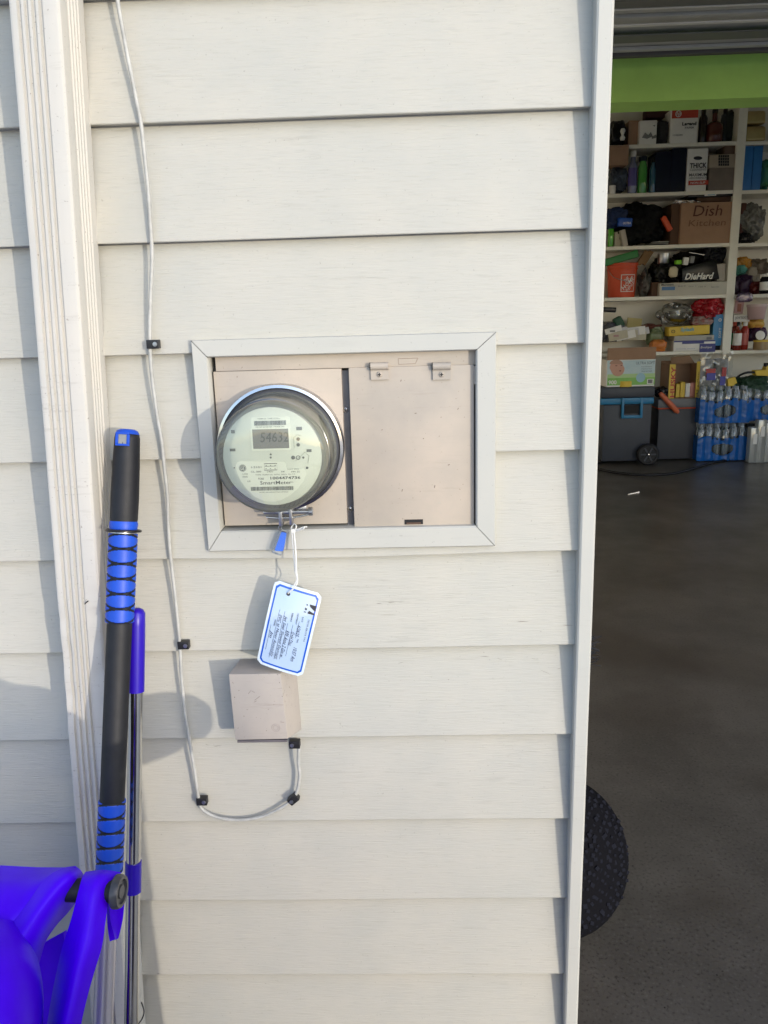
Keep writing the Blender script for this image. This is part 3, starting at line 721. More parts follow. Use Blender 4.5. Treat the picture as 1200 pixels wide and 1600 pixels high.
def make_bin(root, F, ground, W_=.56, BM=None, zd=0, xr=0, full=True, FC=None):
    BM = BM or M['bin']
    """local frame F: x along the hinge (right end at 0), y from the hinge towards the lid front, z up, origin at the hinge rod"""
    G = ground; LR = .042
    # body
    mb = MB(); top = [(-W_-.02, .085), (-.015-xr, .085), (-.015-xr, .60), (-W_-.02, .60)]; bot = [(-W_+.03, .14), (-.028-xr, .14), (-.028-xr, .52), (-W_+.03, .52)]
    vv = [F @ Vector((x, y, -.085-zd)) for x, y in top]+[F @ Vector((x, y, G+.04)) for x, y in bot]
    mb.add(vv, [(0, 1, 2, 3), (7, 6, 5, 4)]+[(i, i+4, (i+1) % 4+4, (i+1) % 4) for i in range(4)])
    mb.build('body', BM, root, bevel=.02, seg=3, smooth=40)
    mb = MB(); mb.bb(-W_-.035, -xr, .075, .62, -.115-zd, -.075-zd, F); mb.build('rim', BM, root, bevel=.008, smooth=40)
    # lid: domed slab built as a grid
    nx, ny = 24, 20; vv = []
    for layer in (0, 1):
        for j in range(ny+1):
            for i in range(nx+1):
                u, v = i/nx, j/ny
                x = -W_-.045+(W_-LR)*u; y = .070+.58*v
                e = min(u, 1-u)*nx*.02; e2 = min(v, 1-v)*ny*.028
                h = -.046+.055*(1-math.exp(-e/.02))*(1-math.exp(-e2/.03))+.018*math.sin(math.pi*u)*math.sin(math.pi*v)
                h += .010*(math.exp(-((v-.5)/.28)**4))*(1 if .15 < u < .8 else 0)
                vv.append(F @ Vector((x, y, h if layer else h-.006)))
    K = (nx+1)*(ny+1); ff = []
    for j in range(ny):
        for i in range(nx):
            a = j*(nx+1)+i; ff.append((a, a+nx+1, a+nx+2, a+1)); ff.append((K+a, K+a+1, K+a+nx+2, K+a+nx+1))
    for i in range(nx):
        ff.append((i, i+1, K+i+1, K+i)); a = ny*(nx+1)+i; ff.append((a+1, a, K+a, K+a+1))
    for j in range(ny):
        a = j*(nx+1); ff.append((a+nx+1, a, K+a, K+a+nx+1)); a += nx; ff.append((a, a+nx+1, K+a+nx+1, K+a))
    if full: MB().add(vv, ff).build('lid', BM, root, smooth=50)
    # hinge arms
    if full:
        prof = [(-.026, -.024), (-.030, .004), (-.016, .026), (.010, .030), (.042, .018), (.085, -.012), (.135, -.040), (.20, -.050), (.29, -.050)]
        mb = MB(); ribbon(prof, lambda t: (-.060-.004*math.sin(t*3.1), -.014-.004*math.sin(t*3.1)), .022, 0, F, mb); mb.build('hinge_arm', BM, root, smooth=50)
        prof2 = [(-.026, -.024), (-.030, .004), (-.016, .028), (.012, .032), (.050, .022), (.10, .004), (.16, -.006), (.22, -.004)]
        mb = MB(); ribbon(prof2, lambda t: (-.22-.06*t, -.071-.17*min(1, t*1.6)), .024, 0, F, mb); mb.build('hinge_arm', BM, root, smooth=50)
        mb = MB(); ribbon(prof2, lambda t: (-W_+.02-.0*t, -W_+.08+.05*t), .024, 0, F, mb); mb.build('hinge_arm', BM, root, smooth=50)
    # handle bar and rod between the arms
    RY = (FC or F) @ Matrix.Rotation(R(90), 4, 'Y')
    mb = MB(); mb.lathe([(.015, -W_), (.015, -.005)] if full else [(.0125, -.085), (.0125, -.005)], 16, RY); mb.build('hinge_rod', M['black_rubber'], root, smooth=40)
    mb = MB(); mb.lathe([(.0, .0035), (.007, .0035), (.0075, .0015), (.0125, .0015), (.013, .004), (.0165, .004), (.018, .001), (.018, -.004), (.015, -.004)], 28, RY, cap=False)
    mb.build('hinge_cap', mat('cap_grey', (.05, .05, .055), .3), root, smooth=40)
    if full:
        mb = MB()
        hp = [(-.036, -.01), (-.044, .012), (-.036, .026), (-.018, .030), (.004, .026)]
        ribbon(hp, lambda t: (-W_+.10, -.168), .016, 0, F, mb); mb.build('handle', BM, root, smooth=50)
    # wheels
    for x in (-W_+.03, -.05):
        mb = MB(); mb.lathe([(.02, -.025), (.10, -.025), (.115, -.015), (.115, .015), (.10, .025), (.02, .025)], 28, F @ Matrix.Translation((x, .10, G+.115)) @ Matrix.Rotation(R(90), 4, 'Y'))
        mb.build('wheel', M['black_rubber'], root, smooth=40)
GZ = -.13
def bin_frame(px, py, p, ang):
    o = at(px, py, -p); a = R(ang)
    X = Vector((math.cos(a), -math.sin(a), 0)); Yv = Vector((-math.sin(a), -math.cos(a), 0)); Z = Vector((0, 0, 1))
    return Matrix(((X.x, Yv.x, 0, o.x), (X.y, Yv.y, 0, o.y), (X.z, Yv.z, 1, o.z), (0, 0, 0, 1))), o
F1, o1 = bin_frame(186, 1392, .40, 4)
b1 = thing('wheeled_bin', 'bright blue wheeled bin lid and hinge in the lower left corner', 'bin', (o1.x, o1.y, GZ))
FC1, _o = bin_frame(186, 1393, .40, 3)
make_bin(b1, F1, GZ-o1.z, zd=.075, xr=.115, full=False, FC=FC1)
def sheet(name, rows, th, parent, sub=5, m=None, flip=1):
    """moulded plastic shell through rows of (px, py, p) points, given a thickness"""
    R3 = [smooth_path([at(x, y, -p) for x, y, p in r], sub) for r in rows]
    nc = len(R3[0]); cols = [smooth_path([r[c] for r in R3], sub) for c in range(nc)]; nr = len(cols[0])
    G = [[cols[c][r] for c in range(nc)] for r in range(nr)]
    top = []; bot = []
    for r in range(nr):
        for c in range(nc):
            du = G[r][min(c+1, nc-1)]-G[r][max(c-1, 0)]; dv = G[min(r+1, nr-1)][c]-G[max(r-1, 0)][c]
            n_ = du.cross(dv)
            n_ = n_.normalized() if n_.length > 1e-9 else Vector((0, -1, 0))
            if n_.dot(CP-G[r][c]) < 0: n_ = -n_
            top.append(G[r][c]); bot.append(G[r][c]-n_*th)
    K = nr*nc; ff = []
    for r in range(nr-1):
        for c in range(nc-1):
            a = r*nc+c; ff += [(a, a+1, a+nc+1, a+nc), (K+a, K+a+nc, K+a+nc+1, K+a+1)]
    for c in range(nc-1):
        ff.append((c, K+c, K+c+1, c+1)); a = (nr-1)*nc+c; ff.append((a, a+1, K+a+1, K+a))
    for r in range(nr-1):
        a = r*nc; ff.append((a, a+nc, K+a+nc, K+a)); a += nc-1; ff.append((a, K+a, K+a+nc, a+nc))
    return MB().add(top+bot, ff).build(name, m or M['bin'], parent, smooth=60, bevel=0)
sheet('hinge_arm', [[(134, 1362, .382), (162, 1359, .384), (189, 1363, .380)],
    [(128, 1372, .398), (154, 1370, .402), (181, 1374, .392)], [(121, 1398, .414), (146, 1398, .420), (171, 1400, .405)], [(110, 1440, .424), (138, 1440, .436), (165, 1440, .420)],
    [(97, 1480, .430), (128, 1480, .452), (159, 1480, .436)], [(88, 1520, .436), (117, 1520, .466), (147, 1520, .450)], [(80, 1560, .446), (108, 1560, .480), (136, 1560, .466)],
    [(72, 1610, .462), (98, 1610, .496), (125, 1610, .482)], [(60, 1690, .480), (86, 1690, .514), (112, 1690, .500)]], .012, b1)
sheet('hinge_arm', [[(118, 1353, .372), (128, 1362, .376), (131, 1376, .374), (124, 1402, .368)], [(96, 1357, .388), (112, 1366, .402), (116, 1394, .396), (108, 1424, .380)], [(70, 1374, .402), (90, 1386, .418), (98, 1412, .410), (88, 1446, .392)],
    [(45, 1408, .420), (62, 1420, .436), (76, 1440, .428), (72, 1470, .408)], [(18, 1444, .440), (38, 1456, .452), (56, 1470, .444), (64, 1496, .420)], [(-14, 1480, .46), (10, 1496, .47), (36, 1510, .456), (52, 1540, .432)], [(-44, 1520, .48), (-20, 1540, .488), (12, 1560, .472), (36, 1600, .446)]], .010, b1)
sheet('lid', [[(-300, 1345, .350), (-80, 1349, .352), (0, 1352, .354), (62, 1355, .358), (117, 1355, .366)], [(-310, 1362, .372), (-84, 1364, .374), (0, 1366, .376), (52, 1368, .382), (97, 1359, .386)],
    [(-330, 1390, .392), (-90, 1386, .396), (-6, 1384, .400), (34, 1388, .404), (72, 1376, .402)], [(-360, 1440, .424), (-100, 1434, .430), (-22, 1424, .432), (14, 1424, .430), (46, 1410, .420)],
    [(-400, 1520, .462), (-130, 1500, .466), (-52, 1480, .464), (-14, 1466, .456), (18, 1446, .440)]], .008, b1)
sheet('lid_dome', [[(-420, 1452, .452), (-120, 1440, .456), (-20, 1436, .452), (20, 1438, .436), (34, 1448, .405)], [(-430, 1480, .480), (-120, 1470, .486), (-12, 1466, .482), (36, 1468, .462), (52, 1476, .425)], [(-440, 1520, .505), (-120, 1508, .514), (-6, 1506, .510), (48, 1508, .484), (63, 1514, .440)],
    [(-450, 1570, .530), (-120, 1556, .540), (-2, 1556, .534), (54, 1558, .504), (68, 1562, .455)], [(-460, 1640, .556), (-120, 1620, .568), (-2, 1622, .560), (52, 1624, .526), (65, 1628, .475)], [(-470, 1760, .59), (-120, 1740, .60), (-10, 1742, .59), (40, 1744, .55), (54, 1746, .50)]], .008, b1)
sheet('inner_bracket', [[(58, 1480, .385), (76, 1469, .38), (99, 1456, .38)], [(56, 1540, .40), (80, 1530, .395), (104, 1520, .395)], [(40, 1660, .42), (70, 1660, .415), (100, 1660, .415)]], .006, b1)
sheet('hinge_bracket', [[(170, 1412, .385), (183, 1408, .378), (195, 1404, .375)], [(173, 1440, .385), (183, 1438, .378), (192, 1436, .375)], [(180, 1468, .385), (182, 1468, .378), (185, 1466, .375)]], .006, b1)
# second bin added below the frame, unseen, to cast the lower left wall shadow
o2 = Vector((.408, -1.111, CAMH-.508))
F2 = Matrix(((.8, -.6, 0, o2.x), (.6, .8, 0, o2.y), (0, 0, 1, o2.z), (0, 0, 0, 1)))
b2 = thing('wheeled_bin', 'unseen violet grey wheeled bin added below the frame to cast the wall shadow', 'bin', (-.03, -1.2, GZ))
make_bin(b2, F2, GZ-o2.z, .50, M['bin_grey'])
mb = MB(); mb.prism([(-.02, -.012), (.03, -.004), (.066, -.012), (.085, -.034), (.083, -.060), (.058, -.086), (.03, -.108), (-.02, -.125)], .20, .42, F2); mb.build('lid_shadow_lip', M['bin_grey'], b2, bevel=.012, seg=3, smooth=50)  # lip shaped to cast the rounded shadow left of the junction box

# ------------------------------------------------------------------ ground and garage shell
YB_, YS = 6.60, 6.23                                     # back wall, shelf fronts
GX0, GX1, GTOP = -.55, 5.9, 3.30
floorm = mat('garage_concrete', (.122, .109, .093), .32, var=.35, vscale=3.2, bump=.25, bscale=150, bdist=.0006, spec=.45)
def tune_floor(m):
    N = m.node_tree; L = N.links.new; b = N.nodes['Principled BSDF']; tc = [n for n in N.nodes if n.type == 'TEX_COORD'][0]
    src = b.inputs['Base Color'].links[0].from_socket
    v = N.nodes.new('ShaderNodeTexVoronoi'); v.inputs['Scale'].default_value = 34; L(tc.outputs['Object'], v.inputs[0])
    v.inputs['Randomness'].default_value = 1
    nz = N.nodes.new('ShaderNodeTexNoise'); nz.inputs['Scale'].default_value = 125; nz.inputs['Detail'].default_value = 4; L(tc.outputs['Object'], nz.inputs[0])
    n3 = N.nodes.new('ShaderNodeTexNoise'); n3.inputs['Scale'].default_value = 7; L(tc.outputs['Object'], n3.inputs[0])
    def mr(s, a, b_, c, d):
        q = N.nodes.new('ShaderNodeMapRange'); q.inputs[1].default_value = a; q.inputs[2].default_value = b_; q.inputs[3].default_value = c; q.inputs[4].default_value = d; L(s, q.inputs[0]); return q.outputs[0]
    def mix(f, a, c):
        q = N.nodes.new('ShaderNodeMix'); q.data_type = 'RGBA'; L(f, q.inputs[0]); L(a, q.inputs[6]); q.inputs[7].default_value = (*c, 1); return q.outputs[2]
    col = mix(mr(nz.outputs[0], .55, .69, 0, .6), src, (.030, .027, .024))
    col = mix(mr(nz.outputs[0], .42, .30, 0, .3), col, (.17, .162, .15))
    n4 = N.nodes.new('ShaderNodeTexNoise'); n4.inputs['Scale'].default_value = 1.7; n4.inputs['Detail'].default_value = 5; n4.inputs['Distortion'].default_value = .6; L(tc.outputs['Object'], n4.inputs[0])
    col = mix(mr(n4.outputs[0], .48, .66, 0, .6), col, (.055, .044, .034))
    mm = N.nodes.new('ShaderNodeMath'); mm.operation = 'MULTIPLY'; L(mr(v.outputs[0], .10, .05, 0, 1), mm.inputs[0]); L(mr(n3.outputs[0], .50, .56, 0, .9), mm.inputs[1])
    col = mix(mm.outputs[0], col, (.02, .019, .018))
    L(col, b.inputs['Base Color'])
tune_floor(floorm)
struct(MB().bb(GX0, GX1, -.02, YB_+.1, -.2, 0).build('garage_floor', floorm))
struct(MB().add([(-60, -60, GZ), (60, -60, GZ), (60, .0, GZ), (-60, .0, GZ)], [(0, 1, 2, 3)]).build('driveway', M['concrete']))
struct(MB().add([(-60, .0, GZ-.004), (60, .0, GZ-.004), (60, 60, GZ-.004), (-60, 60, GZ-.004)], [(0, 1, 2, 3)]).build('ground', mat('soil', (.10, .09, .06), .9, var=.3)))
wallm = mat('garage_paint', (.80, .76, .67), .7, var=.08, vscale=2, bump=.1, bscale=60)
ceilm = mat('garage_ceiling', (.80, .79, .76), .8, var=.1)
struct(MB().bb(GX0, GX1, YB_, YB_+.1, 0, GTOP).build('garage_back_wall', wallm))
struct(MB().bb(GX0-.1, GX0, .3, YB_+.1, 0, GTOP).build('garage_left_wall', wallm))
gw = MB(); wy0, wy1, wz0, wz1 = 3.5, 6.1, .75, 2.5          # side wall with an unseen window opening added to light the shelves
gw.bb(GX1, GX1+.1, .141, wy0, -.2, GTOP); gw.bb(GX1, GX1+.1, wy1, YB_+.1, -.2, GTOP); gw.bb(GX1, GX1+.1, wy0, wy1, -.2, wz0); gw.bb(GX1, GX1+.1, wy0, wy1, wz1, GTOP)
struct(gw.build('garage_right_wall', wallm))
wn = thing('added_window', 'wide unseen window added in the side wall to light the garage shelves', 'window', (GX1+.05, (wy0+wy1)/2, wz0))
for yy in (wy0+.02, (wy0+wy1)/2, wy1-.02): MB().bb(GX1+.02, GX1+.07, yy-.02, yy+.02, wz0+.041, wz1-.041).build('mullion', wallm, wn)
for zz in (wz0+.02, wz1-.02): MB().bb(GX1+.02, GX1+.07, wy0, wy1, zz-.02, zz+.02).build('rail', wallm, wn)
MB().bb(GX1+.042, GX1+.046, wy0+.04, wy1-.04, wz0+.04, wz1-.04).build('pane', clear_mat('pane', (.96, .97, .97), .0, .02, .0), wn)
struct(MB().bb(GX0-.1, GX1+.1, .141, YB_+.1, GTOP, GTOP+.1).build('garage_ceiling', ceilm))
struct(MB().bb(GX0-.1, GX1+.1, -.6, YB_+.3, GTOP+.25, GTOP+.32).build('roof_deck', mat('roof', (.08, .07, .06), .9)))
hd = MB().bb(.2695+.03, 5.75, .0, .14, 2.42, 3.45).build('door_header', M['trim'])
struct(hd)
struct(MB().bb(5.75, 6.6, .0, .14, -.2, 3.45).build('front_wall_right', wallm))

# lime green dropped beam
YBM = 3.05
bt, bb_ = at(1080, 83, YBM).z-.04, at(1080, 156, YBM).z
beam = MB().bb(GX0, GX1, YBM, YBM+.20, bb_, bt+.45).build('beam', mat('lime_paint', (.45, .78, .18), .55, var=.12, vscale=3, bump=.12, bscale=50))
tag(beam, 'lime green painted beam across the garage above the shelves', 'beam')
# retracted sectional garage door overhead
gd = thing('garage_door', 'grey ridged sectional garage door retracted overhead in the top right corner', 'garage door', (2.7, 1.5, 2.3))
dm = mat('door_grey', (.50, .51, .50), .5, var=.12, vscale=4)
YD0, YD1 = .45, 2.86
zd = at(1080, 79, YD1).z
for i in range(5):
    y0 = YD0+(YD1-YD0)*i/5; y1 = YD0+(YD1-YD0)*(i+1)/5-.006
    s = MB(); s.bb(.30, 5.2, y0, y1, zd+.012, zd+.05); s.build('door_panel', dm, gd, bevel=.004)
    for yy in (y0+.02, y1-.05):
        MB().bb(.30, 5.2, yy, yy+.035, zd-.004, zd+.010).build('stile', dm, gd, bevel=.003)
MB().bb(.30, 5.2, YD1-.004, YD1+.03, zd-.015, zd+.055).build('bottom_seal', mat('seal_grey', (.10, .10, .10), .6), gd, bevel=.003)
def onz(px, py, z):
    d = fwd + rt*((px-600)/FPX) - up*((py-800)/FPX); return CP + d*((z-CP.z)/d.z)
zl = zd-.006
def strip(name, y0, y1, dz, m, x0=.30, x1=5.2):
    a, b = onz(1080, y0, zl).y, onz(1080, y1, zl).y
    MB().bb(x0, x1, min(a, b), max(a, b), zl-dz, zl).build(name, m, gd, bevel=.002)
pale = mat('door_pale', (.72, .72, .70), .4); dim = mat('door_dim', (.16, .165, .16), .5)
strip('reinforcing_rail', 33.5, 36.5, .006, pale); strip('reinforcing_rail', 9, 11, .004, pale); strip('dark_strip', 50, 62, .005, dim); strip('dark_strip', -4, 8, .003, dim)  # pale rails and darker strips across the door underside
p0, p1 = onz(994, 44, zl), onz(1058, 44, zl); MB().prism([(p0.x, p0.y), (p1.x, p1.y), (p1.x-.06, p1.y+.10), (p0.x, p0.y+.10)], -zl, -zl+.004, Matrix.Rotation(R(90), 4, 'X') @ Matrix.Diagonal((1, 1, 1, 1))).build('dark_patch', dim, gd)  # flat darker patch on the door underside
trk = MB(); trk.bb(.36, .385, .2, 3.0, zd-.03, zd+.03)
tag(trk.build('door_track', M['steel']), 'thin steel track hung beside the retracted door', 'track')

# ------------------------------------------------------------------ shelving
SX = lambda px, py=400, Y=YS: at(px, py, Y).x
SZ = {k: at(1060, y, YS).z for k, y in dict(Z=223.5, A=299.5, B=382, C=462, D=549).items()}
SZ['T'] = SZ['Z']
shelfm = mat('shelf_paint', (.82, .79, .70), .5, var=.10, vscale=5)
sh = thing('shelving', 'white painted built in wooden shelving across the garage back wall', 'shelving', (3.0, YB_-.1, 0))
PX0, PX1 = SX(1133, 480), SX(1146, 480)
for k in ('Z', 'A', 'B', 'C', 'D'):
    z = SZ[k]
    MB().bb(1.2, PX0-.001, YS, YB_-.002, z-.030, z).build('shelf', shelfm, sh, bevel=.002)
    MB().bb(PX1+.001, GX1-.05, YS, YB_-.002, z-.030-.006, z-.006).build('shelf', shelfm, sh, bevel=.002)
MB().bb(PX0, PX1, YS-.004, YB_-.002, SZ['D']-.04, GTOP).build('upright', shelfm, sh, bevel=.002)
MB().bb(GX1-.05, GX1-.002, YS-.004, YB_-.002, 0, GTOP).build('upright', shelfm, sh)
for k in ('Z', 'A', 'B', 'C'):
    MB().bb(1.2, PX0-.001, YB_-.022, YB_-.003, SZ[k]-.075, SZ[k]-.031).build('cleat', shelfm, sh)

C = {}
def cm(name, c, **k):
    if name not in C: C[name] = mat(name, c, **k)
    return C[name]
card_ = cm('cardboard', (.37, .225, .145), rough=.8, var=.15, vscale=6)
cardd = cm('cardboard_dark', (.12, .065, .04), rough=.8, var=.2)
white_ = cm('print_white', (.78, .76, .73), rough=.45, var=.06)
black_ = cm('gloss_black', (.004, .004, .006), rough=.25, spec=.3)
navy = cm('navy', (.004, .008, .022), rough=.5, var=.3, spec=.25)
red_ = cm('print_red', (.48, .055, .03), rough=.45)
orange = cm('orange', (.62, .075, .022), rough=.4, var=.08)
green_ = cm('green', (.02, .22, .05), rough=.4, var=.2)
blue_ = cm('shelf_blue', (.02, .16, .45), rough=.4, var=.1)
yellow = cm('yellow', (.72, .50, .06), rough=.45, var=.06)
grey = cm('mid_grey', (.22, .22, .22), rough=.5, var=.2)
cream = cm('cream', (.55, .50, .38), rough=.5, var=.15)
film = clear_mat('cling_film', (.90, .91, .90), .05, .10, .08, (.55, .56, .54))
def lvl(k, px):  # shelf top height
    if k == 'F': return 0.0
    return SZ[k] - (.006 if SX(px) > PX1 else 0)
def span(x0, x1, ytop, k, Y):
    a, b = at(x0, 0 if False else ytop, Y).x, at(x1, ytop, Y).x
    zb = lvl(k, (x0+x1)/2) if isinstance(k, str) else at((x0+x1)/2, k, Y).z
    zt = at((x0+x1)/2, ytop, Y).z
    return a, b, zb, zt
def crate(name, label, cat, x0, x1, ytop, k, m, depth=.26, Y=YS+.01, bevel=.004, rot=0, parent=None, group=None):
    a, b, zb, zt = span(x0, x1, ytop, k, Y)
    t = thing(name, label, cat, ((a+b)/2, Y+depth/2, zb), group) if parent is None else parent
    s = MB(); Mx = Matrix.Translation(((a+b)/2, Y, zb)) @ Matrix.Rotation(R(rot), 4, 'Y')
    s.bb(-(b-a)/2, (b-a)/2, 0, depth, .001, zt-zb, Mx)
    s.build('box' if parent is None else name, m, t, bevel=bevel, smooth=30)
    return t
def band(parent, name, x0, y0, x1, y1, m, Y, th=.002):
    a, b, c, d = at(x0, (y0+y1)/2, Y), at(x1, (y0+y1)/2, Y), at((x0+x1)/2, y0, Y), at((x0+x1)/2, y1, Y)
    return MB().bb(a.x, b.x, Y-th, Y, d.z, c.z).build(name, m, parent)
def gt(parent, s, x0, x1, yc, hpx, m, Y, shear=0, bold=.01, upv=RZ, right=RX):
    p = at((x0+x1)/2, yc, Y-.004); w_ = (x1-x0)*7.38/FPX
    return text(s, p, right, upv, w=w_, h=hpx*7.38/FPX, m=m, parent=parent, shear=shear, bold=bold)
def blob(name, label, cat, x0, x1, y0, k, m, depth=.22, Y=YS+.02, seed=1, crump=.30, sub=4, group=None, parent=None, power=3.0, top=None, fine=1):
    a, b, zb, zt = span(x0, x1, y0, k, Y)
    bm = bmesh.new(); bmesh.ops.create_icosphere(bm, subdivisions=sub, radius=1)
    for v in bm.verts:
        p = v.co.copy(); q = Vector([math.copysign(abs(c)**(2/power), c) for c in p])
        n1 = noise.noise(p*1.6+Vector((seed*3.1, 0, 0))); n2 = abs(noise.noise(p*3.7+Vector((0, seed*1.7, 0)))); n3 = abs(noise.noise(p*8+Vector((0, 0, seed))))*fine
        s_ = 1 + crump*(n1*.9 - n2*.8 - n3*.45 + .15)
        q = q*s_
        q.z = max(-1, q.z)
        v.co = Vector(((a+b)/2+q.x*(b-a)/2, Y+depth/2+q.y*depth/2, (zb+zt)/2+q.z*(zt-zb)/2))
    me = bpy.data.meshes.new(name); bm.to_mesh(me); bm.free(); me.materials.append(m); me.shade_smooth(); me.set_sharp_from_angle(angle=R(62))
    o = bpy.data.objects.new(name, me); COL.objects.link(o)
    if parent is not None: o.parent = parent; o.matrix_parent_inverse = parent_inv(parent)
    elif label: tag(o, label, cat, group)
    return o
def bottle(name, label, x, w, ytop, k, m, capm, neck=.35, Y=YS+.05, shoulder=.72, group=None, cat='bottle', capw=None, labm=None):
    a, b, zb, zt = span(x-w/2, x+w/2, ytop, k, Y); r = (b-a)/2; h = zt-zb; cx = (a+b)/2
    t = thing(name, label, cat, (cx, Y, zb), group)
    Mx = Matrix.Translation((cx, Y, zb)); cw = capw or neck
    MB().lathe([(r*.9, .001), (r, h*.03), (r, h*shoulder), (r*.85, h*(shoulder+.06)), (r*neck, h*(shoulder+.14)), (r*neck, h*.88)], 20, Mx).build('bottle_body', m, t, smooth=50)
    MB().lathe([(r*cw*1.1, h*.86), (r*cw*1.15, h*.98), (r*cw*.9, h)], 16, Mx).build('cap', capm, t, smooth=50)
    if labm: MB().lathe([(r*1.01, h*.18), (r*1.02, h*.20), (r*1.02, h*.58), (r*1.01, h*.60)], 20, Mx, cap=False).build('label_print', labm, t, smooth=50)
    return t
def jar(name, label, cat, x, w, ytop, k, m, lidm, Y=YS+.04, taper=1, lidh=.18):
    a, b, zb, zt = span(x-w/2, x+w/2, ytop, k, Y); r = (b-a)/2; h = zt-zb; cx = (a+b)/2
    t = thing(name, label, cat, (cx, Y, zb)); Mx = Matrix.Translation((cx, Y, zb))
    MB().lathe([(r*taper*.95, .001), (r*taper, h*.04), (r*.98, h*(1-lidh))], 22, Mx).build('tub', m, t, smooth=50)
    MB().lathe([(r*1.03, h*(1-lidh)), (r*1.03, h*.98), (r*.95, h)], 22, Mx).build('lid', lidm, t, smooth=50)
    return t

# ---- top shelf
blob('bin_liner', 'crumpled black bag at the left end of the top shelf', 'bag', 957, 983, 184, 'Z', black_, seed=3, crump=.25)
t = thing('label_highlight', 'small white shape for the bright label highlight on the black bag on the top shelf', 'highlight', at(972, 220, YS)); Mx = Matrix.Translation(at(972.5, 219, YS+.005))
MB().lathe([(.018, 0), (.022, .02), (.010, .04), (.022, .07), (.016, .09), (0, .095)], 14, Mx).build('highlight_shape', white_, t, smooth=50)  # white solid standing for the specular highlight on the bag's label
crate('cardboard_box', 'brown cardboard box half hidden behind the small white printed box', 'box', 983, 1003, 188, 'Z', card_, Y=YS+.06, depth=.2)
t = crate('printed_box', 'small white box with grey bird like print on the top shelf', 'box', 1000, 1027, 188, 'Z', white_, depth=.1)
mb = MB()
for pl in ([(1003, 215), (1008, 207), (1013, 211), (1017, 206), (1020, 213), (1011, 217)], [(1018, 214), (1025, 210), (1026, 215), (1019, 217)], [(1020, 196), (1024, 195), (1023, 198)]):
    mb.add([at(x, y, YS+.006) for x, y in pl], [tuple(range(len(pl)))])
mb.build('print', grey, t)
crate('dark_box', 'dark red brown box lying across behind the white boxes on the top shelf', 'box', 1012, 1050, 168, 184, cm('maroon', (.06, .012, .01), rough=.6), Y=YS+.18, depth=.15)
blob('mesh_bag', 'grey mesh bag between the two white boxes on the top shelf', 'bag', 1028, 1048, 186, 'Z', cm('mesh_grey', (.03, .03, .03), rough=.7, var=.5, vscale=60), seed=9, power=4, crump=.12)
t = crate('paper_box', 'tall white printer paper carton with red band on the top shelf', 'box', 1049, 1092, 170, 'Z', white_, depth=.28)
band(t, 'red_band', 1050, 171.5, 1091, 184.5, red_, YS+.009)
mb = MB(); mb.lathe([(.020, .001), (.024, .002), (.026, .001)], 24, Matrix.Translation(at(1060, 178, YS+.006)) @ Matrix.Rotation(R(90), 4, 'X'), cap=False); mb.build('logo', white_, t)
gt(t, 'hp', 1057, 1063, 178, 7, white_, YS+.008, shear=.3); gt(t, 'Legend', 1067, 1087, 194, 6, M['inkblack'], YS+.008, bold=.04); gt(t, 'PAPER', 1071, 1084, 199.5, 2.4, M['inkblack'], YS+.008); gt(t, '10 REAMS', 1052, 1066, 211, 2, grey, YS+.008)
dglass = cm('dark_glass', (.02, .014, .012), rough=.15, var=.3)
bottle('dark_vase', 'tall dark glass vase at the left of the dark glassware', 1100, 13, 171, 'Z', dglass, dglass, neck=.5, cat='vase')
bottle('glass_jug', 'round dark reddish glass jug on the top shelf beside the paper carton', 1118, 26, 170, 'Z', cm('red_glass', (.07, .012, .008), rough=.12), dglass, neck=.3, shoulder=.5, cat='jug', labm=None)
bottle('dark_vase', 'dark grey vase right behind the reddish jug', 1134, 13, 170, 'Z', cm('smoke_glass', (.03, .035, .035), rough=.2), dglass, neck=.45, cat='vase', Y=YS+.15)
blob('bin_liner', 'dark green black bag in the right corner of the top shelf', 'bag', 1138, 1160, 168, 'Z', cm('greenblack', (.012, .018, .013), rough=.5), seed=14, power=4, crump=.12, Y=YS+.1)
gold = cm('gold_foil', (.60, .47, .22), rough=.3, metal=.85, var=.2)
for (y0, y1, l) in ((196, None, 'lower gold foil pack right of the upright'), (172, 194, 'upper gold foil pack resting on another one')):
    blob('foil_pack', l, 'foil pack', 1165, 1199, y0, 'Z' if y1 is None else y1, gold, seed=21, power=7, crump=.07)
MB().bb(SX(1160, 190), SX(1164, 190), YS-.002, YS+.02, SZ['Z'], GTOP-.02).build('divider', shelfm, sh)

# ---- second shelf (level A)
crate('cardboard_box', 'brown cardboard box at the far left of the second shelf', 'box', 950, 983, 227, 258, card_, Y=YS-.03, depth=.2)
blob('plastic_bag', 'grey blue plastic bag of bottles at the left end of the second shelf', 'bag', 956, 983, 258, 'A', cm('bluegrey_plastic', (.07, .09, .13), rough=.25, var=.6, vscale=30), seed=31, Y=YS+.02)
jar('small_jar', 'small white jar at the left edge of the second shelf', 'jar', 957, 10, 290, 'A', white_, white_, Y=YS-.0+.02)
bottle('spray_bottle', 'pale spray bottle with white head beside the green bottle', 990, 14, 236, 'A', cm('paleblue', (.20, .22, .36), rough=.07, coat=1, var=.3), white_, neck=.55, shoulder=.62, capw=.6, labm=cm('violet_lab', (.10, .08, .28), rough=.07, coat=1))
bottle('soap_bottle', 'green bottle with navy cap on the second shelf', 1005, 14, 244, 'A', cm('lime_bottle', (.06, .30, .05), rough=.07, coat=1), navy, neck=.7, shoulder=.7, capw=.8)
bottle('soap_bottle', 'slim dark blue bottle next to the navy bags', 1022, 12, 246, 'A', cm('teal_bottle', (.02, .09, .16), rough=.07, coat=1), black_, neck=.5, shoulder=.66)
crate('binder_case', 'large navy case leaning on the second shelf left of the thick white box', 'case', 1027, 1052, 236, 'A', navy, depth=.24, rot=-2, bevel=.015)
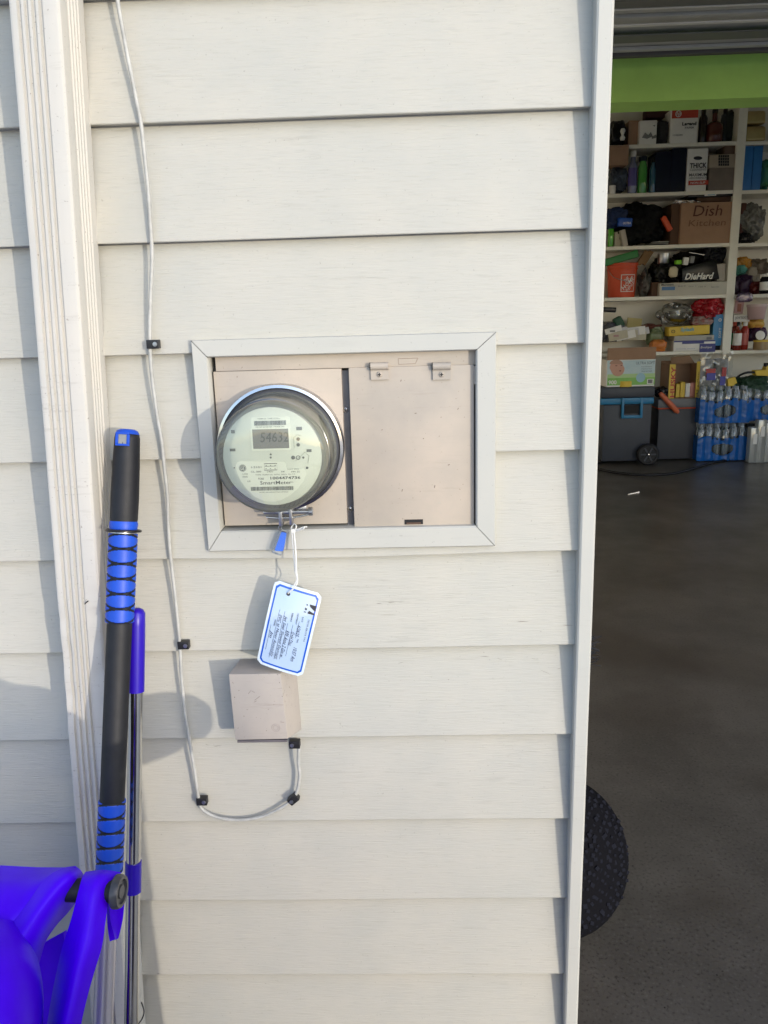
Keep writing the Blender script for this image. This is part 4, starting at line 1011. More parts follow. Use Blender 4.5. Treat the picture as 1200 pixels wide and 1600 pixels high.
crate('binder_case', 'large navy case directly beside the thick white box', 'case', 1051, 1074, 231, 'A', navy, depth=.24, bevel=.01)
t = crate('cord_box', 'tall white box reading THICK with a red band', 'box', 1075, 1107, 232, 'A', white_, depth=.2)
band(t, 'red_band', 1075.5, 282, 1106.5, 289, red_, YS+.009)
poly = [(at(1090.5+7*math.cos(a*.524), 247+3*math.sin(a*.524), YS+.008)) for a in range(12)]
MB().add(poly, [tuple(range(12))]).build('logo', M['inkblack'], t)
gt(t, 'THICK', 1079, 1103, 258.5, 7, M['inkblack'], YS+.008, bold=.03); gt(t, 'CLEANSING', 1079, 1102, 265, 3, grey, YS+.008); gt(t, 'MAXIMUM', 1078, 1103, 273, 4, M['inkblack'], YS+.008); gt(t, 'ABSORBENCY', 1078, 1103, 278, 2.6, grey, YS+.008); gt(t, 'NON-SLIP', 1080, 1101, 285.5, 3, white_, YS+.006)
t = crate('storage_tub', 'beige plastic tub with square grid lid on the second shelf', 'tub', 1109, 1152, 262, 'A', cm('taupe', (.20, .16, .13), rough=.5, var=.2), depth=.26)
bx = crate('grid_lid', '', '', 1109, 1152, 241, 262, cm('beige_lid', (.34, .28, .21), rough=.5), parent=t, depth=.25)
mb = MB()
for i in range(5):
    for j in range(4):
        p = at(1124+i*3.4, 244+j*4.4, YS+.009); mb.box(tuple(p), (.014, .004, .019))
mb.build('grid_hole', M['dark'], t)
crate('wood_block', 'small brown wooden block under the top shelf by the upright', 'block', 1133, 1151, 225, 241, cm('brownwood', (.12, .075, .05), rough=.7), Y=YS+.03, depth=.2)
crate('blue_binder', 'blue binder right against the upright', 'binder', 1164, 1178, 228, 'A', blue_, depth=.28, group='blue binders')
crate('blue_binder', 'blue binder second from the upright', 'binder', 1179, 1193, 228, 'A', blue_, depth=.28, group='blue binders')
blob('snack_bag', 'green and blue plastic bag right of the blue binders', 'bag', 1192, 1212, 245, 'A', cm('aqua', (.05, .25, .25), rough=.3, c2=(.05, .20, .06)), seed=8)

# ---- third shelf (level B)
blob('duffel_bag', 'big rumpled black bag sprawled over the third shelf', 'bag', 968, 1044, 312, 'B', cm('bag_black', (.004, .005, .006), rough=.6, var=.4, vscale=20, spec=.2), seed=5, sub=5, crump=.42, power=2.3, depth=.34, Y=YS-.02, fine=.15)
blob('duffel_bag', 'blue cloth bundle at the left of the big black bag', 'bag', 950, 985, 322, 356, cm('cloth_blue', (.008, .03, .12), rough=.6, var=.4), seed=41, depth=.2, Y=YS-.03)
t = crate('blue_pack', 'bright blue packet with small white lettering on the black bag', 'packet', 966, 988, 340, 354, cm('pack_blue', (.01, .08, .40), rough=.35), depth=.05, Y=YS-.06, bevel=.01, rot=4)
gt(t, 'ULTRA', 974, 985, 348.5, 3, white_, YS-.058, shear=.2)
bottle('soap_bottle', 'thin bright green can at the left end of the third shelf', 955, 9, 352, 'B', cm('can_green', (.10, .45, .04), rough=.07, coat=1), green_, neck=.8, shoulder=.8, cat='can')
crate('small_box', 'small cream box behind the green can', 'box', 961, 971, 362, 'B', cream, depth=.1, Y=YS+.04)
crate('small_box', 'tilted white box leaning under the black bag', 'box', 975, 983, 358, 'B', cm('dustwhite', (.42, .38, .33), rough=.6), depth=.1, rot=-14, Y=YS-.01)
for i in range(4):
    t = MB(); p = at(1030, 380.5, YS+.03); t.lathe([(.01, 0), (.09-.004*i, .004), (.105-.006*i, .010), (.10-.006*i, .010), (.088, .006)], 26, Matrix.Translation((p.x+.012*i, YS+.12, SZ['B']+.003+.007*i)))
    tag(t.build('plate', white_ if i % 2 else grey, None, smooth=50), ['bottom plate of the short stack left of the Dish box', 'second plate from the bottom left of the Dish box', 'third plate from the bottom left of the Dish box', 'top plate of the short stack left of the Dish box'][i], 'plate', 'stacked plates')
t = crate('red_tool', 'red handled tool leaning against the dark carton', 'tool', 1046, 1054, 334, 360, orange, rot=-32, depth=.04, Y=YS-.02, bevel=.008)
crate('cardboard_box', 'darker brown carton standing left of the Dish box', 'box', 1050, 1068, 318, 'B', cardd, depth=.3, Y=YS+.04)
t = crate('cardboard_box', 'brown cardboard box with Dish handwritten on it', 'box', 1065, 1146, 316, 'B', card_, depth=.3)
marker = cm('marker', (.09, .03, .02), rough=.7)
gt(t, 'Dish', 1085, 1127, 329, 15, marker, YS+.009, shear=.15, bold=0); gt(t, 'Kitchen', 1078, 1132, 348, 9, cm('faint', (.20, .11, .065), rough=.8), YS+.009, shear=.1, bold=0)
t = crate('flat_case', 'flat black case with blue label on top of the Dish box', 'case', 1076, 1148, 299.5, 307.5, black_, depth=.28, Y=YS+.01)
band(t, 'label_print', 1101, 300, 1119, 306, white_, YS+.009); band(t, 'label_patch', 1106, 300.5, 1117, 305, cm('skyblue', (.22, .38, .50), rough=.5), YS+.006)
crate('brown_tray', 'thin brown tray between the Dish box and the black case', 'tray', 1090, 1147, 308, 315, cardd, depth=.25, Y=YS+.04)
blob('foil_roll', 'crinkled silver foil roll on the corner of the Dish box', 'foil', 1052, 1093, 312, 318.5, M['chrome'], seed=11, crump=.5, depth=.08, Y=YS+.02)
blob('clear_bag', 'large clear plastic bag with grey contents right of the upright', 'bag', 1162, 1206, 315, 'B', cm('clear_grey', (.20, .20, .19), rough=.2, var=.6, vscale=14), seed=17, sub=5, crump=.42, power=2.2)
crate('red_board', 'dark maroon board standing beside the clear plastic bag', 'board', 1157, 1164, 317, 'B', C['maroon'], rot=3, depth=.2, Y=YS+.06)
blob('bin_liner', 'small black bundle at the foot of the clear plastic bag', 'bag', 1156, 1178, 363, 'B', black_, seed=19, Y=YS-.02, depth=.15)

# ---- fourth shelf (level C)
def bucket():
    Y = YS+.02; a, b, zb, zt = span(955, 1003, 410, 'C', Y); r = (b-a)/2; cx = (a+b)/2; h = zt-zb; cy = Y+r
    t = thing('bucket', 'orange plastic bucket with white square logo on the shelf', 'bucket', (cx, cy, zb)); Mx = Matrix.Translation((cx, cy, zb))
    MB().lathe([(r*.86, .002), (r*.87, .01), (r*.96, h*.80), (r*1.0, h*.81), (r*1.0, h*.85), (r*.965, h*.86), (r*.975, h*.92), (r*1.02, h*.93), (r*1.02, h*.99), (r*.98, h), (r*.96, h*.99), (r*.86, h*.1), (0, h*.08)], 40, Mx, cap=False).build('pail', orange, t, smooth=40)
    hb = MB(); hb.tube(smooth_path([(cx-r*1.0, cy-.02, zb+h*.86), (cx-r*.75, cy-r*.75, zb+h*.60), (cx, cy-r*1.06, zb+h*.47), (cx+.02, cy-r*1.06, zb+h*.46)], 6), .0025, 6); hb.build('bail', M['steel'], t, smooth=50)
    # logo wrapped on the pail
    th0, th1, z0, z1 = R(-108), R(-46), zb+h*.16, zb+h*.66
    def wp(u, v, e=.003):
        a_ = th0+(th1-th0)*u; z = z0+(z1-z0)*v; rr = r*(.86+.12*(z-zb)/h)+e
        return Vector((cx+rr*math.cos(a_), cy+rr*math.sin(a_), z))
    mb = MB()
    for (u0, u1, v0, v1) in ((0, 1, 0, .04), (0, 1, .96, 1), (0, .05, 0, 1), (.95, 1, 0, 1)):
        n = 8
        for i in range(n):
            ua, ub = u0+(u1-u0)*i/n, u0+(u1-u0)*(i+1)/n; mb.add([wp(ua, v0), wp(ub, v0), wp(ub, v1), wp(ua, v1)], [(0, 1, 2, 3)])
    mb.build('logo_frame', white_, t)
    for (s, cu_, cv, w_, hh) in (('THE', .34, .70, .36, .20), ('HOME', .48, .50, 1.0, .28), ('DEPOT', .66, .30, .78, .20)):
        cuv = bpy.data.curves.new('lettering', 'FONT'); cuv.body = s; cuv.align_x = 'CENTER'; cuv.align_y = 'CENTER'; cuv.offset = .02; cuv.resolution_u = 1
        ob = bpy.data.objects.new('lettering', cuv); COL.objects.link(ob); bpy.context.view_layer.update()
        me = bpy.data.meshes.new_from_object(ob); bpy.data.objects.remove(ob)
        xs = [v.co.x for v in me.vertices]; ys = [v.co.y for v in me.vertices]; sx = w_/(max(xs)-min(xs)); sy = hh/(max(ys)-min(ys)); mx, my = (max(xs)+min(xs))/2, (max(ys)+min(ys))/2
        for v in me.vertices:
            x, y = (v.co.x-mx)*sx*.95, (v.co.y-my)*sy; c_, s_ = math.cos(R(42)), math.sin(R(42)); v.co = wp(cu_+x*c_-y*s_, cv+x*s_+y*c_, .0035)
        me.materials.clear(); me.materials.append(white_)
        o = bpy.data.objects.new('lettering', me); COL.objects.link(o); o.parent = t; o.matrix_parent_inverse = parent_inv(t)
bucket()
crate('green_box', 'long dark green box tilted on top of the orange bucket', 'box', 946, 1000, 397, 409, green_, rot=-14, depth=.12, Y=YS+.06, bevel=.01)
for i, (x0, l) in enumerate(((996, 'left wooden stake leaning above the orange bucket'), (1003, 'right wooden stake leaning above the orange bucket'))):
    crate('wooden_stake', l, 'stake', x0, x0+7, 389, 413, cm('stake_wood', (.30, .18, .08), rough=.7, var=.2), rot=32, depth=.04, Y=YS+.12+.05*i, bevel=.002)
blob('clear_bag', 'narrow clear bag hanging by the orange bucket', 'bag', 1004, 1022, 418, 'C', cm('clear_grey', (.2, .2, .2)), seed=23, power=2, crump=.5, Y=YS+.08)
crate('brown_carton', 'low dark brown carton behind the left end of the long white box', 'box', 1019, 1034, 441, 'C', cardd, Y=YS+.05)
t = crate('long_box', 'long low white box with blue label beneath the black tray', 'box', 1031, 1136, 441, 'C', cm('offwhite_box', (.52, .49, .42), rough=.5, var=.08), depth=.2, Y=YS-.005)
band(t, 'blue_label', 1034, 448, 1054.5, 453.5, cm('label_blue', (.03, .14, .34), rough=.4), YS-.006); gt(t, 'Microwave', 1034, 1052, 444.8, 3, M['inkblack'], YS-.007)
for i, x in enumerate((1060, 1076, 1092, 1112)): gt(t, 'lorem item' if False else ['Model 40', 'Qty 1', '120 V', 'Made in China'][i], x, x+11, 447+.4*i, 2, grey, YS-.007)
bw = MB(); a, b, zb, zt = span(1068, 1122, 408, 440, YS)
Yt = YS-.002
pl = [at(x, y, Yt) for x, y in ((1066, 439.5), (1124, 436), (1119, 404), (1066, 419))]
bw.prism([(p.x, p.z) for p in pl], Yt, Yt+.22)
dh = bw.build('sloping_case', black_, None, bevel=.004, smooth=30)
tag(dh, 'sloping black battery case with white slanted lettering', 'case'); 
gt(dh, 'DieHard', 1071.5, 1114, 431.5, 9.5, cm('letter_white', (.72, .70, .66), rough=.4), Yt+.001, shear=.3, bold=.03)
blob('pot_pile', 'heap of dark pots and straps left of the battery case', 'pots', 1024, 1072, 402, 441, cm('dark_pots', (.007, .006, .005), rough=.3, var=.5, vscale=20, spec=.35), seed=27, sub=5, crump=.4, Y=YS+.04)
jar('steel_pot', 'small shiny steel pot on top of the dark heap', 'pot', 1037, 18, 396, 412, M['steel'], M['steel'], Y=YS+.06)
blob('face_mask', 'round cream cloth bundle on the dark heap beside the lettering', 'cloth', 1047, 1061, 416, 433, cm('cloth_cream', (.60, .52, .36), rough=.7), seed=6, depth=.05, Y=YS-.02, crump=.15)
blob('green_sponge', 'small lime green sponge above the cream bundle', 'sponge', 1056, 1066, 406, 413, cm('lime', (.20, .55, .03), rough=.6), seed=2, depth=.05, Y=YS-.01, crump=.08, power=5)
crate('small_box', 'left of two small white boxes standing behind the battery case', 'box', 1068, 1076, 402, 414, white_, depth=.04, Y=YS+.0, rot=6)
crate('small_box', 'right of two small white boxes standing behind the battery case', 'box', 1078, 1085, 400, 411, grey, depth=.04, Y=YS+.0, rot=6)
blob('dark_jacket', 'dark folded jacket behind the small white boxes', 'jacket', 1060, 1112, 390, 422, cm('coal', (.010, .009, .008), rough=.6, var=.4, spec=.2), seed=37, Y=YS+.14, crump=.3)
mb = MB(); mb.tube([at(1077, 394.5, YS-.01), at(1101, 398.5, YS-.01)], .005, 8); tag(mb.build('silver_stick', M['chrome'], None, smooth=50), 'bright silver stick lying across the dark jacket', 'stick')
blob('bin_liner', 'black bag stuffed in the upper right of the fourth shelf', 'bag', 1103, 1141, 383, 415, cm('bag_black2', (.004, .005, .009), rough=.35, var=.4, spec=.3), seed=33, sub=5, Y=YS+.04, crump=.3)
crate('small_box', 'grey white box standing right of the battery case', 'box', 1122, 1135, 412, 439, cm('dustwhite', (.4, .4, .4)), depth=.1, Y=YS+.02, rot=-3)
for (x0, x1, y0, yb, mm, l, sd) in ((1156, 1178, 400, 424, cm('amber', (.50, .24, .04), rough=.2, var=.3), 'amber plastic bag on the pile right of the upright', 51),
    (1152, 1172, 412, 430, cm('teal', (.08, .26, .22), rough=.35), 'teal bag on the left of the pile', 52), (1166, 1194, 412, 446, cm('beige_bag', (.33, .28, .22), rough=.4, var=.3), 'beige bag in the middle of the pile', 53),
    (1178, 1206, 403, 430, cm('brown_bag', (.16, .12, .09), rough=.4, var=.5, vscale=20), 'brown speckled bag at the upper right of the pile', 54), (1152, 1180, 428, 'C', cm('plum', (.035, .012, .045), rough=.3, var=.3), 'dark plum bag at the bottom of the pile', 55),
    (1174, 1200, 440, 'C', cm('dark_red', (.10, .01, .01), rough=.4), 'dark red bag at the bottom right of the pile', 56)):
    blob('plastic_bag', l, 'bag', x0, x1, y0, yb, mm, seed=sd, Y=YS+(.08 if y0 < 415 else .02), crump=.35)
bottle('medicine_jar', 'white labelled dark jar at the right edge of the bag pile', 1196, 14, 428, 'C', black_, white_, neck=.7, shoulder=.75, cat='jar', labm=white_, Y=YS-.01)
blob('plastic_bag', 'sheer violet bag hanging over the edge of the shelf right of the upright', 'bag', 1152, 1178, 457, 472, clear_mat('violet_film', (.55, .45, .62), .05, .2, .25, (.25, .18, .32)), seed=58, depth=.04, Y=YS-.05, crump=.2)

# ---- fifth shelf (level D)
crate('bag_holder', 'flat black holder hooked at the left of the fifth shelf', 'holder', 940, 963, 480, 488, black_, depth=.1, Y=YS+.02, rot=4, bevel=.008)
blob('plastic_bag', 'grey bag heap at the left end of the fifth shelf', 'bag', 940, 978, 503, 536, cm('bag_grey', (.16, .16, .20), rough=.3, var=.6, vscale=25), seed=61, Y=YS+.05, crump=.4)
crate('green_box', 'small dark green box tilted above the grey bags', 'box', 966, 979, 494, 511, cm('bottle_green', (.012, .07, .035), rough=.5), rot=-28, depth=.08, Y=YS+.08, bevel=.012)
crate('yellow_folder', 'pale yellow folder standing behind the letters', 'folder', 979, 1002, 497, 517, cm('paleyellow', (.48, .40, .18), rough=.7), rot=6, depth=.02, Y=YS+.16)
rr = random.Random(4)
for i in range(9):
    x0 = 948+i*5+rr.uniform(-2, 2); y0 = 512+rr.uniform(-2, 7)
    t = crate('letter', ['longest', 'creased', 'upper', 'flat', 'narrow', 'wide', 'leaning', 'thin', 'rightmost'][i]+' white letter in the paper pile above the baby wipes box', 'letter', x0, x0+rr.uniform(22, 32), y0, y0+rr.uniform(8, 14), [white_, cream, cm('paper', (.55, .53, .55), rough=.5)][i % 3], rot=rr.uniform(-16, 4), depth=.01, Y=YS-.02+.013*i, bevel=.001, group='letters piled on the wipes box')
    band(t, 'print', x0+6, y0+5, x0+14, y0+8, [grey, cm('pinkish', (.40, .22, .24), rough=.5)][i % 2], YS-.0215+.013*i)
blob('snack_bag', 'pale green snack bag right of the letters', 'bag', 1014, 1042, 511, 540, cm('sage', (.20, .25, .13), rough=.3, var=.3), seed=63, Y=YS+.06, crump=.28)
blob('snack_bag', 'red edged flat bag on top of the pale green bag', 'bag', 1006, 1036, 506, 516, cm('rust_bag', (.22, .08, .06), rough=.35, var=.4), seed=64, Y=YS+.1, crump=.4)
blob('snack_bag', 'orange snack bag on the shelf edge left of the blue and white box', 'bag', 1020, 1044, 531, 'D', cm('orange_bag', (.60, .20, .05), rough=.3), seed=65, Y=YS+.0, crump=.22, depth=.12)
t = crate('tissue_box', 'white and navy printed box on the fifth shelf', 'box', 1053, 1118, 532, 'D', white_, depth=.22, Y=YS-.0)
band(t, 'navy_edge', 1053, 532, 1117.5, 534, cm('print_navy', (.02, .03, .20), rough=.4), YS-.001); band(t, 'navy_panel', 1093, 537, 1117.5, 550, C['print_navy'], YS-.001); band(t, 'navy_corner', 1066, 532, 1100, 537, C['print_navy'], YS-.0015)
gt(t, 'Envelopes', 1095, 1112, 543, 4, white_, YS-.002, shear=.3); gt(t, 'security tinted', 1057, 1085, 545, 2, cm('pale_blue_ink', (.35, .38, .50), rough=.5), YS-.001)
t = crate('flat_tray', 'grey white carton tray on top of the navy printed box', 'tray', 1054, 1116, 524, 532, cm('tray_grey', (.42, .41, .38), rough=.6), depth=.2, Y=YS+.01); band(t, 'barcode', 1104, 526, 1112, 530.5, grey, YS+.009)
t = crate('yellow_box', 'yellow printed toy box under the clear bag', 'box', 1046, 1110, 509, 524, yellow, depth=.14, Y=YS+.0, rot=-2, bevel=.01)
gt(t, 'O', 1049, 1055, 518, 5, M['inkblack'], YS-.004); gt(t, 'Splash', 1064, 1084, 515.5, 7, cm('aqua_print', (.15, .40, .50), rough=.4), YS-.004, shear=.2, bold=.03)
blob('clear_bag', 'clear plastic bag holding a metal pan on the yellow box', 'bag', 1036, 1088, 474, 509, film, seed=71, sub=4, crump=.34, power=2.2, depth=.2)
mb = MB(); p = at(1056, 501, YS+.08); mb.lathe([(.03, 0), (.09, .02), (.105, .05), (.108, .052), (.10, .048), (.085, .02), (0, .01)], 28, Matrix.Translation(p) @ Matrix.Rotation(R(20), 4, 'X'), cap=False)
tag(mb.build('metal_pan', M['chrome'], None, smooth=50), 'shiny round metal pan inside the clear bag', 'pan')
redf = cm('red_film', (.42, .012, .022), rough=.2, var=.35)
blob('red_bag', 'crinkled bright red plastic bag at the top right of the fifth shelf', 'bag', 1090, 1142, 464, 499, redf, seed=73, sub=5, crump=.34, power=2.2, depth=.25, Y=YS-.02)
blob('red_bag', 'smaller red and silver bag tucked beneath the bright red one', 'bag', 1084, 1118, 494, 511, cm('red_silver', (.30, .04, .04), rough=.2, c2=(.35, .30, .28), vscale=30), seed=74, Y=YS+.02, crump=.4, depth=.15)
t = crate('blue_box', 'upright blue box leaning on the shelf upright', 'box', 1115, 1130, 491, 540, cm('box_blue', (.05, .24, .50), rough=.4), depth=.2, rot=2, Y=YS+.02)
mb = MB(); mb.lathe([(.008, .001), (.012, .002), (.014, .001)], 18, Matrix.Translation(at(1125, 500, YS+.008)) @ Matrix.Rotation(R(90), 4, 'X'), cap=False); mb.build('logo', white_, t)
text('SOFT', at(1125, 520, YS+.010), Vector((0, 0, 1)), Vector((-1, 0, 0)), w=.09, h=.022, m=white_, parent=t)
crate('dark_box', 'dark navy box below the upright blue box', 'box', 1112, 1133, 532, 'D', navy, depth=.1, Y=YS+.05)
t = crate('pink_card', 'small pink picture card leaning above the sauce bottles', 'card', 1148, 1162, 470, 490, cm('pink', (.55, .33, .32), rough=.5), depth=.01, Y=YS+.1, rot=4); band(t, 'print', 1152, 475, 1158, 487, cm('pinkdark', (.35, .12, .08), rough=.5), YS+.098)
t = crate('sign_card', 'white card with grey capital letters above the sauce bottles', 'card', 1147, 1172, 492, 503, white_, depth=.02, Y=YS+.07); gt(t, 'JOYTEX', 1149, 1165, 497, 4.5, grey, YS+.069); MB().lathe([(0, .002), (.012, .001)], 14, Matrix.Translation(at(1169, 494.5, YS+.067)) @ Matrix.Rotation(R(90), 4, 'X'), cap=False).build('logo', green_, t)
jar('pink_tub', 'translucent pink tub stacked on the snack bags', 'tub', 1183, 30, 475, 499, cm('pink_tub', (.50, .34, .34), rough=.3), cm('pink_lid', (.55, .42, .42), rough=.35), Y=YS+.04, taper=.82)
blob('snack_bag', 'orange and yellow snack bag beneath the pink tub', 'bag', 1172, 1200, 498, 514, cm('snack', (.62, .22, .06), rough=.3, c2=(.60, .45, .08), vscale=16), seed=81, Y=YS+.05, crump=.2)
sauce = cm('sauce', (.20, .018, .008), rough=.07, coat=1)
bottle('sauce_bottle', 'red brown sauce bottle with green label nearest the upright', 1148.5, 11, 503, 'D', sauce, red_, neck=.45, labm=green_, Y=YS+.10)
bottle('sauce_bottle', 'front sauce bottle with white label', 1154, 13, 503, 'D', sauce, black_, neck=.35, shoulder=.6, labm=white_, Y=YS+.03)
bottle('sauce_bottle', 'red sauce bottle right of the white labelled one', 1165, 12, 503, 'D', cm('sauce2', (.32, .03, .02), rough=.25), white_, neck=.5, labm=cm('red_lab', (.5, .12, .10), rough=.4), Y=YS+.08)
blob('plastic_bag', 'dark purple bag behind the jar with the yellow lid', 'bag', 1170, 1202, 508, 534, cm('purple_bag', (.05, .015, .06), rough=.25, var=.4), seed=83, Y=YS+.06, crump=.3)
jar('yellow_jar', 'low brown jar with yellow rim on the right bay of the fifth shelf', 'jar', 1190, 24, 531, 'D', cm('brown_glass', (.30, .20, .10), rough=.3), yellow, Y=YS+.0)
mb = MB(); mb.lathe([(0, .003), (.038, .003), (.042, 0)], 24, Matrix.Translation(at(1188, 524, YS+.0)) @ Matrix.Rotation(R(80), 4, 'X'), cap=True); tag(mb.build('white_disc', white_, None, smooth=40), 'round white lid leaning over the jar with the yellow rim', 'lid')

# ------------------------------------------------------------------ things standing on the garage floor
YFl = YS-.10
coolg = cm('cooler_grey', (.040, .046, .062), rough=.45, var=.1, bump=.1)
coolb = cm('cooler_blue', (.015, .17, .34), rough=.4)
def cooler():
    Y = YFl-.28; a, b, _, zt = span(939, 1024, 603, 'F', Y); zb = .0
    zt = at(980, 605, Y).z; W_ = b-a; cx = (a+b)/2
    t = thing('cooler', 'dark grey wheeled cooler with bright blue handle at the left of the floor row', 'cooler', (cx, Y+.2, 0))
    lid = at(980, 622, Y).z; bl = at(980, 632, Y).z
    MB().bb(a+.03, b-.015, Y+.01, Y+.42, .03, bl).build('body', coolg, t, bevel=.02, smooth=40)
    MB().bb(a+.0, b-.005, Y-.004, Y+.43, bl+.002, lid).build('trim_band', coolb, t, bevel=.008, smooth=40)
    MB().bb(a+.0, b, Y-.006, Y+.44, lid+.002, zt).build('lid', coolg, t, bevel=.018, smooth=40)
    h = MB(); x0, x1 = at(970, 640, Y).x, at(1003, 640, Y).x; z0 = at(986, 653, Y).z; z1 = at(986, 621, Y).z
    h.bb(x0, x0+.022, Y-.030, Y-.006, z0, z1); h.bb(x1-.022, x1, Y-.030, Y-.006, z0, z1); h.bb(x0+.021, x1-.021, Y-.030, Y-.008, z0, z0+.026); h.bb(x0+.021, x1-.021, Y-.030, Y-.007, z1-.045, z1-.002)
    h.build('handle', coolb, t, bevel=.004, smooth=30)
    MB().bb(x0+.03, x1-.03, Y-.008, Y+.011, z0+.04, z1-.07).build('handle_recess', M['dark'], t)
    p = at(1011, 693, Y); Mx = Matrix.Translation((p.x, Y-.02, .098)) @ Matrix.Rotation(R(90), 4, 'X')
    w_ = MB().lathe([(.02, .0), (.085, .002), (.096, .012), (.096, .034), (.085, .044), (.070, .044), (.066, .036), (.02, .036), (.018, .044), (0, .044)], 36, Mx).build('wheel', M['black_rubber'], t, smooth=40)
    sp = MB()
    for i in range(6):
        sp.bb(.016, .068, -.006, .006, .034, .041, Mx @ Matrix.Rotation(R(60*i), 4, 'Z'))
    sp.build('spokes', coolg, w_); MB().lathe([(.008, .044), (.006, .048), (0, .049)], 12, Mx, cap=False).build('hub', M['chrome'], w_, smooth=50)
    return Y, zt
YCo, zCo = cooler()
def wipes():
    Y = YCo+.03; a, b = at(948, 570, Y).x, at(1024, 570, Y).x; zb, zt, zf = zCo+.002, at(985, 543, Y).z, at(985, 562, Y).z
    t = thing('wipes_box', 'open green and white baby wipes carton on top of the grey cooler', 'box', ((a+b)/2, Y, zb))
    MB().bb(a, b, Y, Y+.28, zb, zf).build('box', white_, t, bevel=.003)
    MB().bb(a+.003, b, Y-.003, Y+.006, zf+.001, zt).build('flap', card_, t, bevel=.002)
    sk = cm('sky_print', (.40, .56, .62), rough=.45, c2=(.62, .68, .68), vscale=5); gr = cm('grass_print', (.14, .42, .07), rough=.45, c2=(.30, .55, .14), vscale=7)
    band(t, 'sky_print', 949, 563, 1023, 584, sk, Y-.001); band(t, 'meadow_print', 949, 584, 1023, 592, cm('pale_green', (.42, .60, .28), rough=.5), Y-.001)
    band(t, 'green_print', 949, 590, 1023, 601.5, gr, Y-.0015)
    skin = cm('skin_print', (.55, .30, .22), rough=.5); pp = []
    for i in range(20):
        an = i*math.pi/10; pp.append(at(963.5+11*math.cos(an)+(1.5 if i < 10 else 0), 575.5+12.5*math.sin(an), Y-.004))
    fc = MB().add(pp, [tuple(range(20))]).build('face_print', skin, t)
    feat = MB()
    for (x, y, w_, h_) in ((963, 571.5, .016, .007), (971, 571, .014, .007), (969, 579.5, .016, .009)):
        feat.box(tuple(at(x, y, Y-.0045)), (w_, .0006, h_))
    feat.build('face_features', cm('facedark', (.20, .07, .05), rough=.5), fc)
    MB().add([at(963+8.5*math.cos(i*.3925+math.pi)*1.25, 569+8*math.sin(i*.3925+math.pi)*.9, Y-.0043) for i in range(9)], [tuple(range(9))]).build('hair_print', cm('hair_print', (.42, .24, .17), rough=.5), fc)
    gt(t, 'ULTRA SOFT', 995, 1022, 567, 4, cm('grey_ink', (.16, .22, .26), rough=.5), Y-.001, bold=.01)
    for i in range(3): gt(t, ['hypoallergenic', 'fragrance free', 'thick and soft'][i], 1003, 1018, 573+3.4*i, 1.8, C['grey_ink'], Y-.001)
    gt(t, '900', 951, 963, 597.5, 6, white_, Y-.002, bold=.03)
    cc = at(1001, 590, Y-.004)
    MB().lathe([(0, .001), (.036, .001), (.040, 0)], 24, Matrix.Translation(cc) @ Matrix.Rotation(R(90), 4, 'X'), cap=False).build('seal_print', cm('seal_print', (.30, .50, .60), rough=.4), t)
    bc = band(t, 'barcode_panel', 1011, 592, 1021, 600, white_, Y-.003); mb = MB(); x = 1012.5
    for i in range(9): p = at(1012.5+i*.85, 596, Y-.0055); mb.box(tuple(p), (.002+.002*(i % 2), .0006, .032))
    mb.build('barcode', M['inkblack'], t)
wipes()
p = at(979, 607, YCo-.0); tp = MB(); Yt_ = YCo-.01
Mx = Matrix.Translation((p.x, YCo+.07, zCo+.002)); tp.lathe([(.040, 0), (.066, 0), (.066, .048), (.040, .048), (.040, 0)], 28, Mx, cap=False)
tag(tp.build('tape_roll', yellow, None, smooth=40), 'yellow tape roll lying on the grey cooler lid', 'tape')
def cooler2():
    Y = YFl-.12; a, b = at(1026, 660, Y).x, at(1090, 660, Y).x; t = thing('cooler', 'tall grey cooler with pale lid and thin orange seam', 'cooler', ((a+b)/2, Y+.2, 0))
    z1, z2, z3 = at(1058, 639, Y).z, at(1058, 637, Y).z, at(1058, 623, Y).z
    MB().bb(a+.012, b-.004, Y, Y+.38, .012, z1).build('body', cm('cooler2', (.048, .050, .062), rough=.5, var=.1), t, bevel=.015, smooth=40)
    MB().bb(a+.006, b, Y-.003, Y+.385, z1+.001, z2).build('seam', orange, t, bevel=.002)
    MB().bb(a+.004, b+.002, Y-.004, Y+.39, z2+.001, z3).build('lid', cm('lid_grey', (.17, .17, .18), rough=.5), t, bevel=.012, smooth=40)
    return Y, z3
Y2, z2c = cooler2()
hb = MB(); Y = Y2-.04
pA, pB = at(1031, 614, Y), at(1060, 645, Y); hb.tube([pA, pA.lerp(pB, .1), pA.lerp(pB, .9), pB], [.014, .022, .025, .012], 14)
tag(hb.build('orange_paddle', cm('salmon', (.60, .14, .06), rough=.45), None, smooth=50), 'orange handle slanting across the pale lidded cooler', 'handle')
blob('black_cloth', 'black strap bundle on the corner of the pale lidded cooler', 'strap', 1026, 1046, 605, 622, black_, seed=91, Y=Y2+.0, depth=.15)
